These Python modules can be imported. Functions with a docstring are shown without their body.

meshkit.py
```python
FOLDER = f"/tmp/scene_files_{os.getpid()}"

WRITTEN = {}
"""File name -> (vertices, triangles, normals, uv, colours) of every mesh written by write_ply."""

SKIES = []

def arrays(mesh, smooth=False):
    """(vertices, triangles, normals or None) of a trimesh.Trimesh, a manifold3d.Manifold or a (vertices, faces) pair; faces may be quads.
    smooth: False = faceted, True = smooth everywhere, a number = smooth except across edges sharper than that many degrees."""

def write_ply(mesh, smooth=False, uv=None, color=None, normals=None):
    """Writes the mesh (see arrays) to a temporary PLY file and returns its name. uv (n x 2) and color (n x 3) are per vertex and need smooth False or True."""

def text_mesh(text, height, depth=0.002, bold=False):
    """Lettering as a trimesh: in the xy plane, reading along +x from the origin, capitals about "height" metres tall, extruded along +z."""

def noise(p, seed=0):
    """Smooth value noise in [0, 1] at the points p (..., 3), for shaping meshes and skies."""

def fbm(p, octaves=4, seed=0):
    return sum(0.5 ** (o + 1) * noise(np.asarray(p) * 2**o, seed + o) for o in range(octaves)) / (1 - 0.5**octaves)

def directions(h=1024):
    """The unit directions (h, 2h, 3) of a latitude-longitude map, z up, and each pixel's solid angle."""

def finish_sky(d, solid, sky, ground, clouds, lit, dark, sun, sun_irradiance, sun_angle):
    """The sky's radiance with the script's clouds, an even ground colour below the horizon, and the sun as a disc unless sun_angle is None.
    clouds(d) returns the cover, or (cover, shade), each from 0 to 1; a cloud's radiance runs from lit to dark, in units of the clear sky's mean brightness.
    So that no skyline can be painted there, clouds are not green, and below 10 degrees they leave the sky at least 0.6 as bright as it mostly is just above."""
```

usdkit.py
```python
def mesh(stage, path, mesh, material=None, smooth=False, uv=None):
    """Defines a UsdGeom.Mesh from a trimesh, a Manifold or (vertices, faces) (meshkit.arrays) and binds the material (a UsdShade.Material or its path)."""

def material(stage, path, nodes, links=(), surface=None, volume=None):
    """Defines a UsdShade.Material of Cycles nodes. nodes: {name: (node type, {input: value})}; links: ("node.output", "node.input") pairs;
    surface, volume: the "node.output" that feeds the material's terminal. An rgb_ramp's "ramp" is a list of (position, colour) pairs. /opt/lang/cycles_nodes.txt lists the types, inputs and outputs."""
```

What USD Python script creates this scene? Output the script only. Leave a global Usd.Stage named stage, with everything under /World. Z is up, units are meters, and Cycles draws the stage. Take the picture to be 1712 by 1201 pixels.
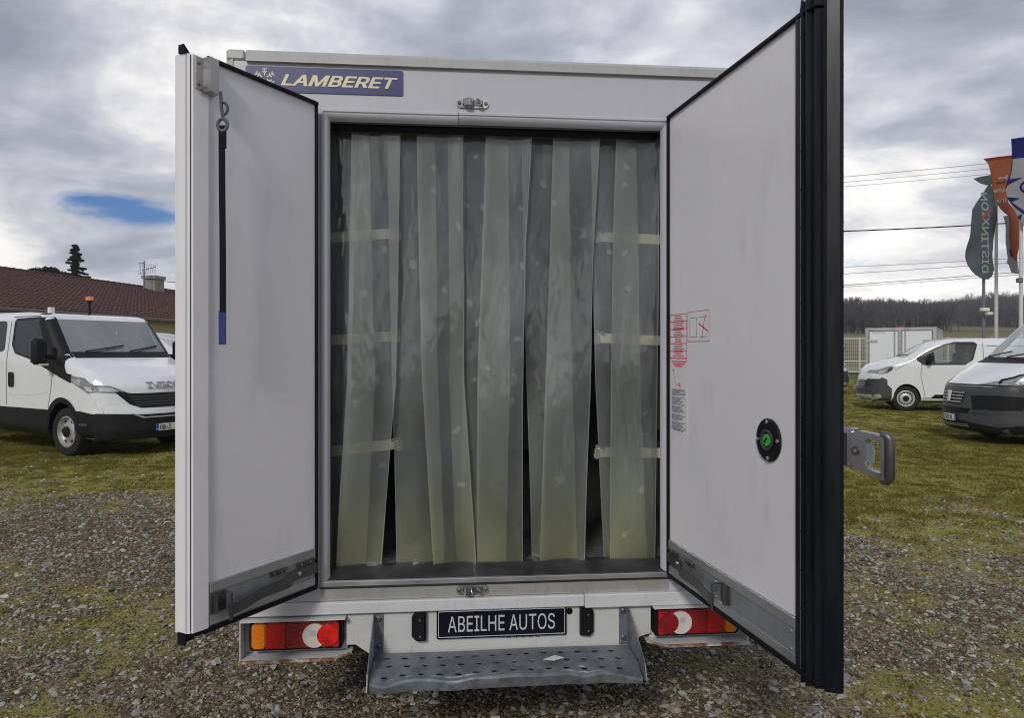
import math, random, numpy as np, trimesh, usdkit, meshkit
from pxr import Usd, UsdGeom, UsdLux, UsdShade, Gf, Sdf, Vt
from shapely.geometry import Polygon, Point, LineString, MultiPolygon, box as sbox
from shapely import affinity
from shapely.ops import unary_union
import shapely

stage = Usd.Stage.CreateInMemory()
UsdGeom.SetStageUpAxis(stage, 'Z'); UsdGeom.SetStageMetersPerUnit(stage, 1.0)
UsdGeom.Xform.Define(stage, '/World'); UsdGeom.Scope.Define(stage, '/World/Looks')
PI = math.pi

# ---------------------------------------------------------------- camera, sky, sun, exposure
EYE, FPX, CX, HY = 1.6, 1200.0, 856.0, 588.0
cam = UsdGeom.Camera.Define(stage, '/World/camera')
FL = 24.0
cam.CreateFocalLengthAttr(FL)
cam.CreateHorizontalApertureAttr(FL * 1712 / FPX)
cam.CreateVerticalApertureAttr(FL * 1712 / FPX * 719 / 1024)
cam.CreateVerticalApertureOffsetAttr(-FL * (600.5 - HY) / FPX)
cam.CreateClippingRangeAttr(Gf.Vec2f(0.05, 5000))
cam.CreateExposureAttr(0.18)
cam.AddTranslateOp().Set(Gf.Vec3d(0, 0, EYE)); cam.AddRotateXOp().Set(90)

SUN_AZ, SUN_EL = math.radians(17), math.radians(33)
SUN = np.array([math.sin(SUN_AZ) * math.cos(SUN_EL), math.cos(SUN_AZ) * math.cos(SUN_EL), math.sin(SUN_EL)])
sun = UsdLux.DistantLight.Define(stage, '/World/sun')
sun.CreateNormalizeAttr(True); sun.CreateIntensityAttr(0.40); sun.CreateAngleAttr(11.0); sun.CreateColorAttr(Gf.Vec3f(1, .955, .88))
sun.AddRotateZOp().Set(-math.degrees(SUN_AZ)); sun.AddRotateXOp().Set(90 - math.degrees(SUN_EL) + 180 - 180)
SKY_S = 0.10
SKY_OFF = (-2.7, -3.3, 0.0)
HOLE = np.array([-0.552, 1.0, 0.202]) / np.linalg.norm([-0.552, 1.0, 0.202])
def make_sky():
    d = UsdLux.DomeLight.Define(stage, '/World/sky')
    d.GetPrim().SetCustomDataByKey('kind', 'structure')
    n = {
        'tc': ('texture_coordinate', {}), 'sep': ('separate_xyz', {}),
        'zc': ('math', {'math_type': 'maximum', 'value2': 0.0}), 'za': ('math', {'math_type': 'add', 'value2': 0.27}),
        'px': ('math', {'math_type': 'divide'}), 'py': ('math', {'math_type': 'divide'}), 'cmb': ('combine_xyz', {'z': 0.37}),
        'map1': ('mapping', {'mapping_type': 'point', 'location': SKY_OFF, 'scale': (0.80, 0.80, 1)}),
        'n1': ('noise_texture', {'scale': 1.75, 'detail': 8.0, 'roughness': 0.48, 'distortion': 0.30}),
        'map2': ('mapping', {'mapping_type': 'point', 'location': (9.3, -4.7, 2), 'scale': (0.9, 1.0, 1)}),
        'n2': ('noise_texture', {'scale': 2.6, 'detail': 8.0, 'roughness': 0.60, 'distortion': 0.5}),
        'n3': ('noise_texture', {'scale': 7.0, 'detail': 6.0, 'roughness': 0.6}),
        'nm': ('math', {'math_type': 'multiply_add', 'value2': 0.42}), 'nm2': ('math', {'math_type': 'multiply_add', 'value2': 0.12}),
        # cloud tone by thickness: lit edges, grey mauve cores
        'ramp': ('rgb_ramp', {'ramp': [(0.52, (9.9, 9.7, 9.3)), (0.60, (8.0, 7.85, 7.7)), (0.665, (5.4, 5.5, 5.9)), (0.745, (3.6, 3.75, 4.35)), (0.85, (2.4, 2.6, 3.2))]}),
        # the veiled sun brightens the sky towards it, thin low cloud is brighter than the deck overhead
        'low': ('map_range', {'range_type': 'smoothstep', 'from_min': 0.00, 'from_max': 0.34, 'to_min': 1.0, 'to_max': 0.0}),
        'dot': ('vector_math', {'math_type': 'dot_product', 'vector2': (SUN[0], SUN[1], SUN[2])}),
        'glow': ('map_range', {'range_type': 'smoothstep', 'from_min': -0.3, 'from_max': 1.0, 'to_min': 0.72, 'to_max': 1.18}),
        'gm': ('vector_math', {'math_type': 'scale'}),
        'sub': ('math', {'math_type': 'multiply_add', 'value2': -0.125}),
        # gaps of blue
        'gap': ('map_range', {'range_type': 'smoothstep', 'from_min': 0.19, 'from_max': 0.40, 'to_min': 0.0, 'to_max': 1.0}),
        'hd': ('vector_math', {'math_type': 'distance', 'vector2': (HOLE[0], HOLE[1], HOLE[2] * 3.4)}), 'hs': ('vector_math', {'math_type': 'multiply', 'vector2': (1.0, 1.0, 3.4)}),
        'hm': ('map_range', {'range_type': 'smoothstep', 'from_min': 0.0, 'from_max': 0.150, 'to_min': 1.0, 'to_max': 0.0}),
        'hadd': ('math', {'math_type': 'multiply_add', 'value2': -0.26}),
        'sky': ('sky_texture', {'sky_type': 'single_scattering', 'sun_disc': False, 'sun_elevation': SUN_EL, 'sun_rotation': SUN_AZ, 'altitude': 100.0}),
        'skyd': ('mix_color', {'blend_type': 'multiply', 'fac': 1.0, 'b': (0.15, 0.31, 0.60), 'use_clamp_result': False}),
        'mix': ('mix_color', {'blend_type': 'mix', 'use_clamp_result': False}),
        'bg': ('background_shader', {'strength': SKY_S}),
    }
    l = [('tc.generated', 'sep.vector'), ('sep.z', 'zc.value1'), ('zc.value', 'za.value1'), ('sep.x', 'px.value1'), ('za.value', 'px.value2'),
         ('sep.y', 'py.value1'), ('za.value', 'py.value2'), ('px.value', 'cmb.x'), ('py.value', 'cmb.y'),
         ('cmb.vector', 'map1.vector'), ('map1.vector', 'n1.vector'), ('cmb.vector', 'map2.vector'), ('map2.vector', 'n2.vector'), ('cmb.vector', 'n3.vector'),
         ('n2.fac', 'nm.value1'), ('n1.fac', 'nm.value3'), ('n3.fac', 'nm2.value1'), ('nm.value', 'nm2.value3'),
         ('sep.z', 'low.value'), ('tc.generated', 'dot.vector1'), ('dot.value', 'glow.value'),
         ('low.result', 'sub.value1'), ('nm2.value', 'sub.value3'), ('sub.value', 'ramp.fac'), ('ramp.color', 'gm.vector1'), ('glow.result', 'gm.scale'),
         ('tc.generated', 'hs.vector1'), ('hs.vector', 'hd.vector1'), ('hd.value', 'hm.value'), ('hm.result', 'hadd.value1'), ('n2.fac', 'hadd.value3'), ('hadd.value', 'gap.value'),
         ('gap.result', 'mix.fac'), ('sky.color', 'skyd.a'), ('skyd.result', 'mix.a'), ('gm.vector', 'mix.b'), ('mix.result', 'bg.color')]
    m = usdkit.material(stage, '/World/Looks/sky_look', n, l, surface='bg.background')
    UsdShade.MaterialBindingAPI.Apply(d.GetPrim()).Bind(m)
make_sky()

# ---------------------------------------------------------------- scene helpers
used = {}
def numbered(parent, name):
    k = (parent, name); i = used.get(k, 0); used[k] = i + 1
    return f'{parent}/{name}' if i == 0 else f'{parent}/{name}_{i:03d}'
def tag(p, label=None, cat=None, group=None, kind=None):
    p = p if isinstance(p, Usd.Prim) else p.GetPrim()
    for k, v in (('label', label), ('category', cat), ('group', group), ('kind', kind)):
        if v: p.SetCustomDataByKey(k, v)
    return p
def thing(name, label, cat, loc=(0, 0, 0), rz=0.0, group=None):
    x = UsdGeom.Xform.Define(stage, numbered('/World', name))
    x.AddTranslateOp().Set(Gf.Vec3d(*map(float, loc))); x.AddRotateZOp().Set(float(rz))
    return tag(x, label, cat, group)
def obj(name, mesh, mat, parent=None, smooth=32, label=None):
    par = str(parent.GetPath()) if parent is not None else '/World'
    if isinstance(mesh, (list,)): mesh = trimesh.util.concatenate(mesh)
    m = usdkit.mesh(stage, numbered(par, name), mesh, M[mat] if isinstance(mat, str) else mat, smooth)
    if label: tag(m, label)
    return m.GetPrim()
def dup(root, loc, rz, label, group=None):
    r = thing(root.GetName().split('_0')[0], label, root.GetCustomDataByKey('category'), loc, rz, group)
    r.GetReferences().AddInternalReference(root.GetPath()); r.SetInstanceable(True)
    return r
def at(px, py, Y): return np.array([(px - CX) / FPX * Y, Y, EYE - (py - HY) / FPX * Y])
TM = trimesh.Trimesh
cat_ = trimesh.util.concatenate
def bx(x0, x1, y0, y1, z0, z1, b=0.0):
    x0, x1 = sorted((x0, x1)); y0, y1 = sorted((y0, y1)); z0, z1 = sorted((z0, z1))
    if b <= 0:
        m = trimesh.creation.box((x1 - x0, y1 - y0, z1 - z0)); m.apply_translation(((x0 + x1) / 2, (y0 + y1) / 2, (z0 + z1) / 2)); return m
    b = min(b, (x1 - x0) * .45, (y1 - y0) * .45, (z1 - z0) * .45)
    pts = []
    for X, sx in ((x0, 1), (x1, -1)):
        for Y, sy in ((y0, 1), (y1, -1)):
            for Z, sz in ((z0, 1), (z1, -1)):
                pts += [(X, Y + sy * b, Z + sz * b), (X + sx * b, Y, Z + sz * b), (X + sx * b, Y + sy * b, Z)]
    return trimesh.convex.convex_hull(np.array(pts))
def tri2d(poly, size=None):
    """(points, triangles) of a shapely polygon, finely divided if size is given"""
    V, Fc, k = [], [], 0
    for g in getattr(poly, 'geoms', [poly]):
        if g.is_empty or g.geom_type != 'Polygon' or g.area < 1e-7: continue
        v, f = trimesh.creation.triangulate_polygon(g, engine='earcut')
        v = np.asarray(v, float)
        if size:
            v3, f = trimesh.remesh.subdivide_to_size(np.column_stack([v, np.zeros(len(v))]), f, size, max_iter=12)
            v = v3[:, :2]
        V.append(v); Fc.append(np.asarray(f) + k); k += len(v)
    return (np.vstack(V), np.vstack(Fc)) if V else (np.zeros((0, 2)), np.zeros((0, 3), int))
def prism(poly, a, b, axis='y'):
    """extrude a polygon; axis y: polygon is (x,z) from y=a to b; z: (x,y); x: (y,z)"""
    ms = [trimesh.creation.extrude_polygon(g, abs(b - a), engine='earcut') for g in getattr(poly, 'geoms', [poly])]
    m = cat_(ms); v = m.vertices.copy(); lo = min(a, b)
    if axis == 'z': m.vertices = np.column_stack([v[:, 0], v[:, 1], v[:, 2] + lo])
    elif axis == 'y':
        m.vertices = np.column_stack([v[:, 0], v[:, 2] + lo, v[:, 1]]); m.invert()
    else: m.vertices = np.column_stack([v[:, 2] + lo, v[:, 0], v[:, 1]])
    return m
def rrect(x0, x1, y0, y1, r): return sbox(min(x0, x1) + r, min(y0, y1) + r, max(x0, x1) - r, max(y0, y1) - r).buffer(r, 4)
def tube(pts, r, n=8, cap=True):
    P = np.asarray(pts, float); R = np.broadcast_to(np.asarray(r, float), (len(P),))
    T = np.gradient(P, axis=0); T /= np.linalg.norm(T, axis=1)[:, None] + 1e-12
    ref = np.array([0, 0, 1.]) if abs(T[0, 2]) < .9 else np.array([1., 0, 0])
    V = []; N = np.cross(T[0], ref); N /= np.linalg.norm(N)
    for i in range(len(P)):
        N = N - T[i] * (N @ T[i]); N /= np.linalg.norm(N) + 1e-12; B = np.cross(T[i], N)
        a = np.arange(n) / n * 2 * PI
        V.append(P[i] + R[i] * (np.cos(a)[:, None] * N + np.sin(a)[:, None] * B))
    V = np.vstack(V); F_ = []
    for i in range(len(P) - 1):
        for j in range(n):
            a, b = i * n + j, i * n + (j + 1) % n
            F_ += [(a, b, b + n), (a, b + n, a + n)]
    if cap:
        k = len(V); V = np.vstack([V, P[0], P[-1]]); o = (len(P) - 1) * n
        for j in range(n): F_ += [(k, (j + 1) % n, j), (k + 1, o + j, o + (j + 1) % n)]
    return TM(V, np.array(F_), process=False)
def cyl(p0, p1, r, n=14): return tube([p0, p1], r, n)
def revolve(prof, n=40, axis='y', c=(0, 0, 0)):
    """prof (radius, along); closed list gives a closed ring"""
    P = np.asarray(prof, float); a = np.arange(n) / n * 2 * PI; k = len(P)
    V = np.stack([np.outer(np.cos(a), P[:, 0]), np.outer(np.sin(a), P[:, 0]), np.broadcast_to(P[:, 1], (n, k))], -1).reshape(-1, 3); F_ = []
    for i in range(n):
        for j in range(k - 1):
            A, B = i * k + j, ((i + 1) % n) * k + j
            F_ += [(A, B, B + 1), (A, B + 1, A + 1)]
    m = TM(V, np.array(F_), process=False)
    if axis == 'y': m.vertices = m.vertices[:, [0, 2, 1]]; m.invert()
    if axis == 'x': m.vertices = m.vertices[:, [2, 0, 1]]
    m.apply_translation(c); return m
def grid(P):
    """mesh of an (n,m,3) array of points"""
    n, m = P.shape[:2]; i = np.arange(n * m).reshape(n, m)
    a, b, c, d = i[:-1, :-1].ravel(), i[1:, :-1].ravel(), i[1:, 1:].ravel(), i[:-1, 1:].ravel()
    return TM(P.reshape(-1, 3), np.vstack([np.column_stack([a, b, c]), np.column_stack([a, c, d])]), process=False)
def text(s, h, depth=.002, bold=False, width=None, shear=0.0, mirror=False):
    t = meshkit.text_mesh(s, h, depth, bold); v = t.vertices.copy()
    v[:, 0] -= v[:, 0].min(); v[:, 1] -= 0
    v[:, 0] += shear * v[:, 1]
    if width: v[:, 0] *= width / v[:, 0].max()
    if mirror: v[:, 0] = v[:, 0].max() - v[:, 0]
    t.vertices = v
    if mirror: t.invert()
    return t
def frame(m, o, ex, ey):
    """place a mesh built in (x, y, z) at o with its axes along ex, ey and ex x ey"""
    ex = np.asarray(ex, float); ex /= np.linalg.norm(ex); ey = np.asarray(ey, float); ey /= np.linalg.norm(ey); ez = np.cross(ex, ey)
    m = m.copy(); m.vertices = np.asarray(o, float) + m.vertices @ np.array([ex, ey, ez]); return m
def icosphere(c, r, sub=2):
    m = trimesh.creation.icosphere(sub); m.apply_scale(r); m.apply_translation(c); return m
def smoothstep(a, b, x): t = np.clip((x - a) / (b - a), 0, 1); return t * t * (3 - 2 * t)

# ---------------------------------------------------------------- materials
M = {}
def mat(name, col, rough=.5, metal=0.0, var=0.08, scale=6.0, stretch=(1, 1, 1), bump=0.0, bscale=60.0, coat=0.0, spec=0.5, col2=None, ramp=None, detail=5.0, rvar=0.0, extra=None, objvar=0.0):
    c = np.asarray(col, float)
    lo, hi = (c * (1 - var), np.minimum(c * (1 + var), 1)) if col2 is None else (c, np.asarray(col2, float))
    n = {'g': ('texture_coordinate', {}), 'm': ('mapping', {'mapping_type': 'point', 'scale': stretch}), 'n': ('noise_texture', {'scale': scale, 'detail': detail, 'roughness': .6}),
         'r': ('rgb_ramp', {'ramp': ramp or [(.3, tuple(lo)), (.7, tuple(hi))]}), 'p': ('principled_bsdf', {'roughness': rough, 'metallic': metal, 'coat_weight': coat, 'coat_roughness': .06, 'specular_ior_level': spec})}
    l = [('g.object', 'm.vector'), ('m.vector', 'n.vector'), ('n.fac', 'r.fac')]
    out = 'r.color'
    if objvar:
        n['oi'] = ('geometry', {}); n['ov'] = ('map_range', {'range_type': 'linear', 'to_min': 1 - objvar, 'to_max': 1 + objvar}); n['om'] = ('vector_math', {'math_type': 'scale'})
        l += [('oi.random_per_island', 'ov.value'), (out, 'om.vector1'), ('ov.result', 'om.scale')]; out = 'om.vector'
    if extra: out = extra(n, l, out)
    l.append((out, 'p.base_color'))
    if rvar:
        n['rr'] = ('map_range', {'range_type': 'linear', 'from_min': .3, 'from_max': .7, 'to_min': max(rough - rvar, .03), 'to_max': rough + rvar}); l += [('n.fac', 'rr.value'), ('rr.result', 'p.roughness')]
    if bump:
        n['bn'] = ('noise_texture', {'scale': bscale, 'detail': 4.0}); n['b'] = ('bump', {'strength': bump, 'distance': 0.004})
        l += [('m.vector', 'bn.vector'), ('bn.fac', 'b.height'), ('b.normal', 'p.normal')]
    M[name] = usdkit.material(stage, '/World/Looks/' + name, n, l, surface='p.BSDF')
def streaks(col, amount, sc=(9, 9, .5), lo=.5, hi=.75):
    """dirt that has run down"""
    def f(n, l, out):
        n['sm'] = ('mapping', {'mapping_type': 'point', 'scale': sc}); n['sn'] = ('noise_texture', {'scale': 3.0, 'detail': 6.0, 'roughness': .65})
        n['sr'] = ('map_range', {'range_type': 'smoothstep', 'from_min': lo, 'from_max': hi, 'to_min': 0.0, 'to_max': amount}); n['sx'] = ('mix_color', {'blend_type': 'mix', 'b': col})
        l += [('g.object', 'sm.vector'), ('sm.vector', 'sn.vector'), ('sn.fac', 'sr.value'), ('sr.result', 'sx.fac'), (out, 'sx.a')]
        return 'sx.result'
    return f
mat('white_gelcoat', (.49, .50, .57), .34, var=.03, scale=2.0, coat=.15, bump=.05, bscale=9, extra=streaks((.42, .40, .38), .30))
mat('door_lining', (.78, .775, .84), .33, var=.035, scale=1.3, bump=.10, bscale=7, extra=streaks((.42, .41, .41), .26, (4, 4, 1.1), .52, .8))
mat('white_steel', (.56, .58, .61), .38, var=.05, scale=5, extra=streaks((.34, .30, .24), .45, (14, 14, 2), .55, .8))
mat('beam_paint', (.54, .55, .55), .42, var=.06, scale=7, extra=streaks((.30, .24, .17), .5, (12, 12, 3), .58, .8))
mat('rail_paint', (.43, .435, .45), .4, var=.06, scale=4, extra=streaks((.3, .28, .24), .5, (10, 10, 2)))
mat('aluminium', (.50, .51, .52), .42, .85, .10, 5, (1, 1, 3), rvar=.1)
mat('kick_plate', (.38, .41, .46), .48, .75, .12, 4, (6, 6, 1), rvar=.1)
mat('brushed_steel', (.44, .43, .43), .38, .9, .12, 9, rvar=.12)
mat('dark_steel', (.15, .15, .155), .45, .85, .15, 9, rvar=.1)
mat('chrome', (.62, .61, .60), .16, 1, .08, 8, rvar=.08)
mat('galvanised', (.15, .17, .20), .50, .7, .3, 16, bump=.3, bscale=50, rvar=.12, col2=(.30, .33, .38))
mat('threshold_steel', (.085, .085, .095), .42, .75, .35, 7, rvar=.1)
mat('stained_sill', (.44, .435, .43), .38, .45, .12, 5, extra=streaks((.24, .225, .21), .45, (9, 9, 3), .5, .75))
mat('rubber', (.005, .006, .009), .55, var=.3, scale=8, spec=.22)
mat('rubber_dusty', (.005, .0065, .012), .36, var=.35, scale=6, stretch=(4, 4, .6), rvar=.12, spec=.34)
mat('black_plastic', (.007, .0075, .010), .42, var=.2, scale=9, spec=.3)
mat('grey_plastic', (.045, .048, .055), .5, var=.12, scale=9)
mat('badge_blue', (.035, .045, .17), .35, var=.08, scale=9)
mat('badge_cream', (.72, .66, .46), .4, var=.04)
mat('plate_black', (.005, .006, .014), .3, var=.1, spec=.25)
mat('plate_grey', (.52, .53, .56), .4, var=.04)
mat('plate_white', (.72, .72, .70), .4, var=.04)
mat('plate_text', (.02, .02, .022), .4, var=.05)
mat('plate_blue', (.02, .06, .42), .4, var=.05)
mat('lens_orange', (.75, .20, .012), .16, var=.12, scale=40, stretch=(1, 1, 8), coat=.6)
mat('lens_red', (.46, .010, .014), .14, var=.22, scale=40, stretch=(6, 1, 1), coat=.8, bump=.5, bscale=70)
mat('lens_dark_red', (.24, .006, .009), .16, var=.35, scale=30, stretch=(1, 1, 9), coat=.8, bump=.5, bscale=40)
mat('lens_red_round', (.62, .015, .012), .12, var=.45, scale=26, coat=.9, bump=.4, bscale=60)
mat('lens_white', (.62, .58, .55), .2, var=.08, scale=25, coat=.6)
mat('rust', (.22, .09, .035), .85, var=.4, scale=40, bump=.4)
mat('strap_black', (.007, .008, .013), .8, var=.25, scale=60, spec=.2)
mat('strap_blue', (.016, .035, .16), .7, var=.2, scale=60)
mat('rail_cream', (.90, .81, .63), .5, var=.08, scale=14)
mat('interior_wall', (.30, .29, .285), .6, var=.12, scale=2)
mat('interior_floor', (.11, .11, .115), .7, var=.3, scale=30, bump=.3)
mat('rusty_paint', (.5, .5, .5), .7, ramp=[(.40, (.52, .52, .50)), (.50, (.30, .17, .10)), (.62, (.17, .07, .03))], scale=16, bump=.4)
mat('print_red', (.60, .03, .06), .5, var=.05)
mat('print_blue', (.10, .12, .22), .5, var=.05)
mat('lock_green', (.06, .45, .05), .35, var=.05)
mat('paper', (.66, .65, .63), .6, var=.06)
mat('van_white', (.73, .76, .80), .22, var=.02, scale=1.5, coat=.5, extra=streaks((.5, .49, .46), .25, (4, 4, 1.5), .5, .8))
mat('van_dark', (.010, .0105, .013), .58, var=.2, scale=12, spec=.25)
mat('bumper_grey', (.05, .054, .062), .48, var=.12, scale=6)
mat('seam', (.05, .05, .055), .7, var=.1)
mat('tyre', (.012, .012, .0125), .85, var=.3, scale=20, bump=.3)
mat('rim_silver', (.50, .50, .50), .38, .55, .1, 12)
mat('rim_steel', (.55, .55, .54), .4, .2, .12, 14)
mat('lamp_glass', (.30, .32, .34), .10, .35, .35, 22, coat=1.0)
mat('lamp_bright', (.70, .72, .74), .10, .5, .15, 40, coat=1.0)
mat('lamp_dark', (.05, .053, .06), .12, .2, .2, 20, coat=1.0)
mat('beacon_orange', (.85, .22, .01), .15, var=.1, coat=.6)
mat('seat_cloth', (.10, .10, .11), .9, var=.2, scale=20)
mat('roof_tile', (.20, .075, .055), .85, ramp=[(.2, (.05, .030, .030)), (.42, (.10, .046, .038)), (.6, (.14, .062, .046)), (.8, (.095, .062, .052))], scale=3.5, objvar=.35, bump=.3)
mat('house_wall', (.50, .43, .33), .9, var=.08, scale=3, bump=.3)
mat('gutter', (.12, .11, .10), .6, var=.1)
mat('chimney_render', (.28, .26, .23), .95, var=.25, scale=5, bump=.4)
mat('pole_grey', (.16, .18, .21), .45, .3, .08)
mat('pole_white', (.60, .61, .62), .4, .1, .06)
mat('fence_white', (.52, .54, .54), .5, var=.06)
mat('block_wall', (.13, .125, .115), .95, var=.3, scale=4, bump=.5)
mat('sign_blue', (.07, .09, .13), .5, var=.1)
mat('wire', (.02, .02, .022), .6, var=.1)
mat('bark', (.10, .08, .065), .95, var=.3, scale=5)
mat('winter_wood', (.085, .066, .058), .95, ramp=[(.25, (.055, .05, .052)), (.5, (.09, .075, .068)), (.75, (.135, .10, .075))], scale=.06)
def leafy(name, c, c2, tr=.25, scale=.9):
    n = {'g': ('geometry', {}), 'n': ('noise_texture', {'scale': scale, 'detail': 4.0}), 'r': ('rgb_ramp', {'ramp': [(.3, c), (.7, c2)]}), 'v': ('map_range', {'to_min': .65, 'to_max': 1.35}), 'vm': ('vector_math', {'math_type': 'scale'}),
         'd': ('diffuse_bsdf', {}), 't': ('translucent_bsdf', {}), 'x': ('mix_closure', {'fac': tr})}
    M[name] = usdkit.material(stage, '/World/Looks/' + name, n, [('g.position', 'n.vector'), ('n.fac', 'r.fac'), ('g.random_per_island', 'v.value'), ('r.color', 'vm.vector1'), ('v.result', 'vm.scale'), ('vm.vector', 'd.color'), ('vm.vector', 't.color'), ('d.BSDF', 'x.closure1'), ('t.BSDF', 'x.closure2')], surface='x.closure')
leafy('conifer', (.022, .040, .038), (.045, .07, .06))
leafy('evergreen', (.022, .04, .028), (.045, .07, .04))
leafy('grass_blade', (.20, .205, .034), (.37, .33, .085), .45, 1.3)
leafy('flag_slate', (.17, .205, .25), (.22, .26, .30), .35, 3)
leafy('flag_orange', (.62, .20, .11), (.70, .25, .14), .4, 3)
leafy('flag_sleeve', (.42, .07, .04), (.5, .09, .05), .35, 3)
leafy('flag_white', (.60, .60, .68), (.70, .70, .76), .4, 3)
leafy('flag_blue', (.035, .05, .26), (.05, .065, .33), .4, 3)
leafy('flag_lettering', (.62, .66, .68), (.70, .72, .74), .35, 3)
def pane(name, tint=(.75, .82, .80), refl=1.6, rough=.02, pale_veil=.03):
    n = {'t': ('transparent_bsdf', {'color': tint}), 'g': ('glossy_bsdf', {'color': (.95, .97, 1), 'roughness': rough}), 'f': ('fresnel', {'IOR': refl}), 'x': ('mix_closure', {}), 'd': ('diffuse_bsdf', {'color': (.58, .62, .57)}), 'y': ('mix_closure', {'fac': pale_veil})}
    M[name] = usdkit.material(stage, '/World/Looks/' + name, n, [('f.fac', 'x.fac'), ('t.BSDF', 'y.closure1'), ('d.BSDF', 'y.closure2'), ('y.closure', 'x.closure1'), ('g.BSDF', 'x.closure2')], surface='x.closure')
pane('car_glass', (.80, .85, .83), 1.7)
pane('windscreen_glass', (.86, .92, .88), 2.6, pale_veil=.20)  # pale diffuse layer painted in for the bright sky the screen reflects
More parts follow.
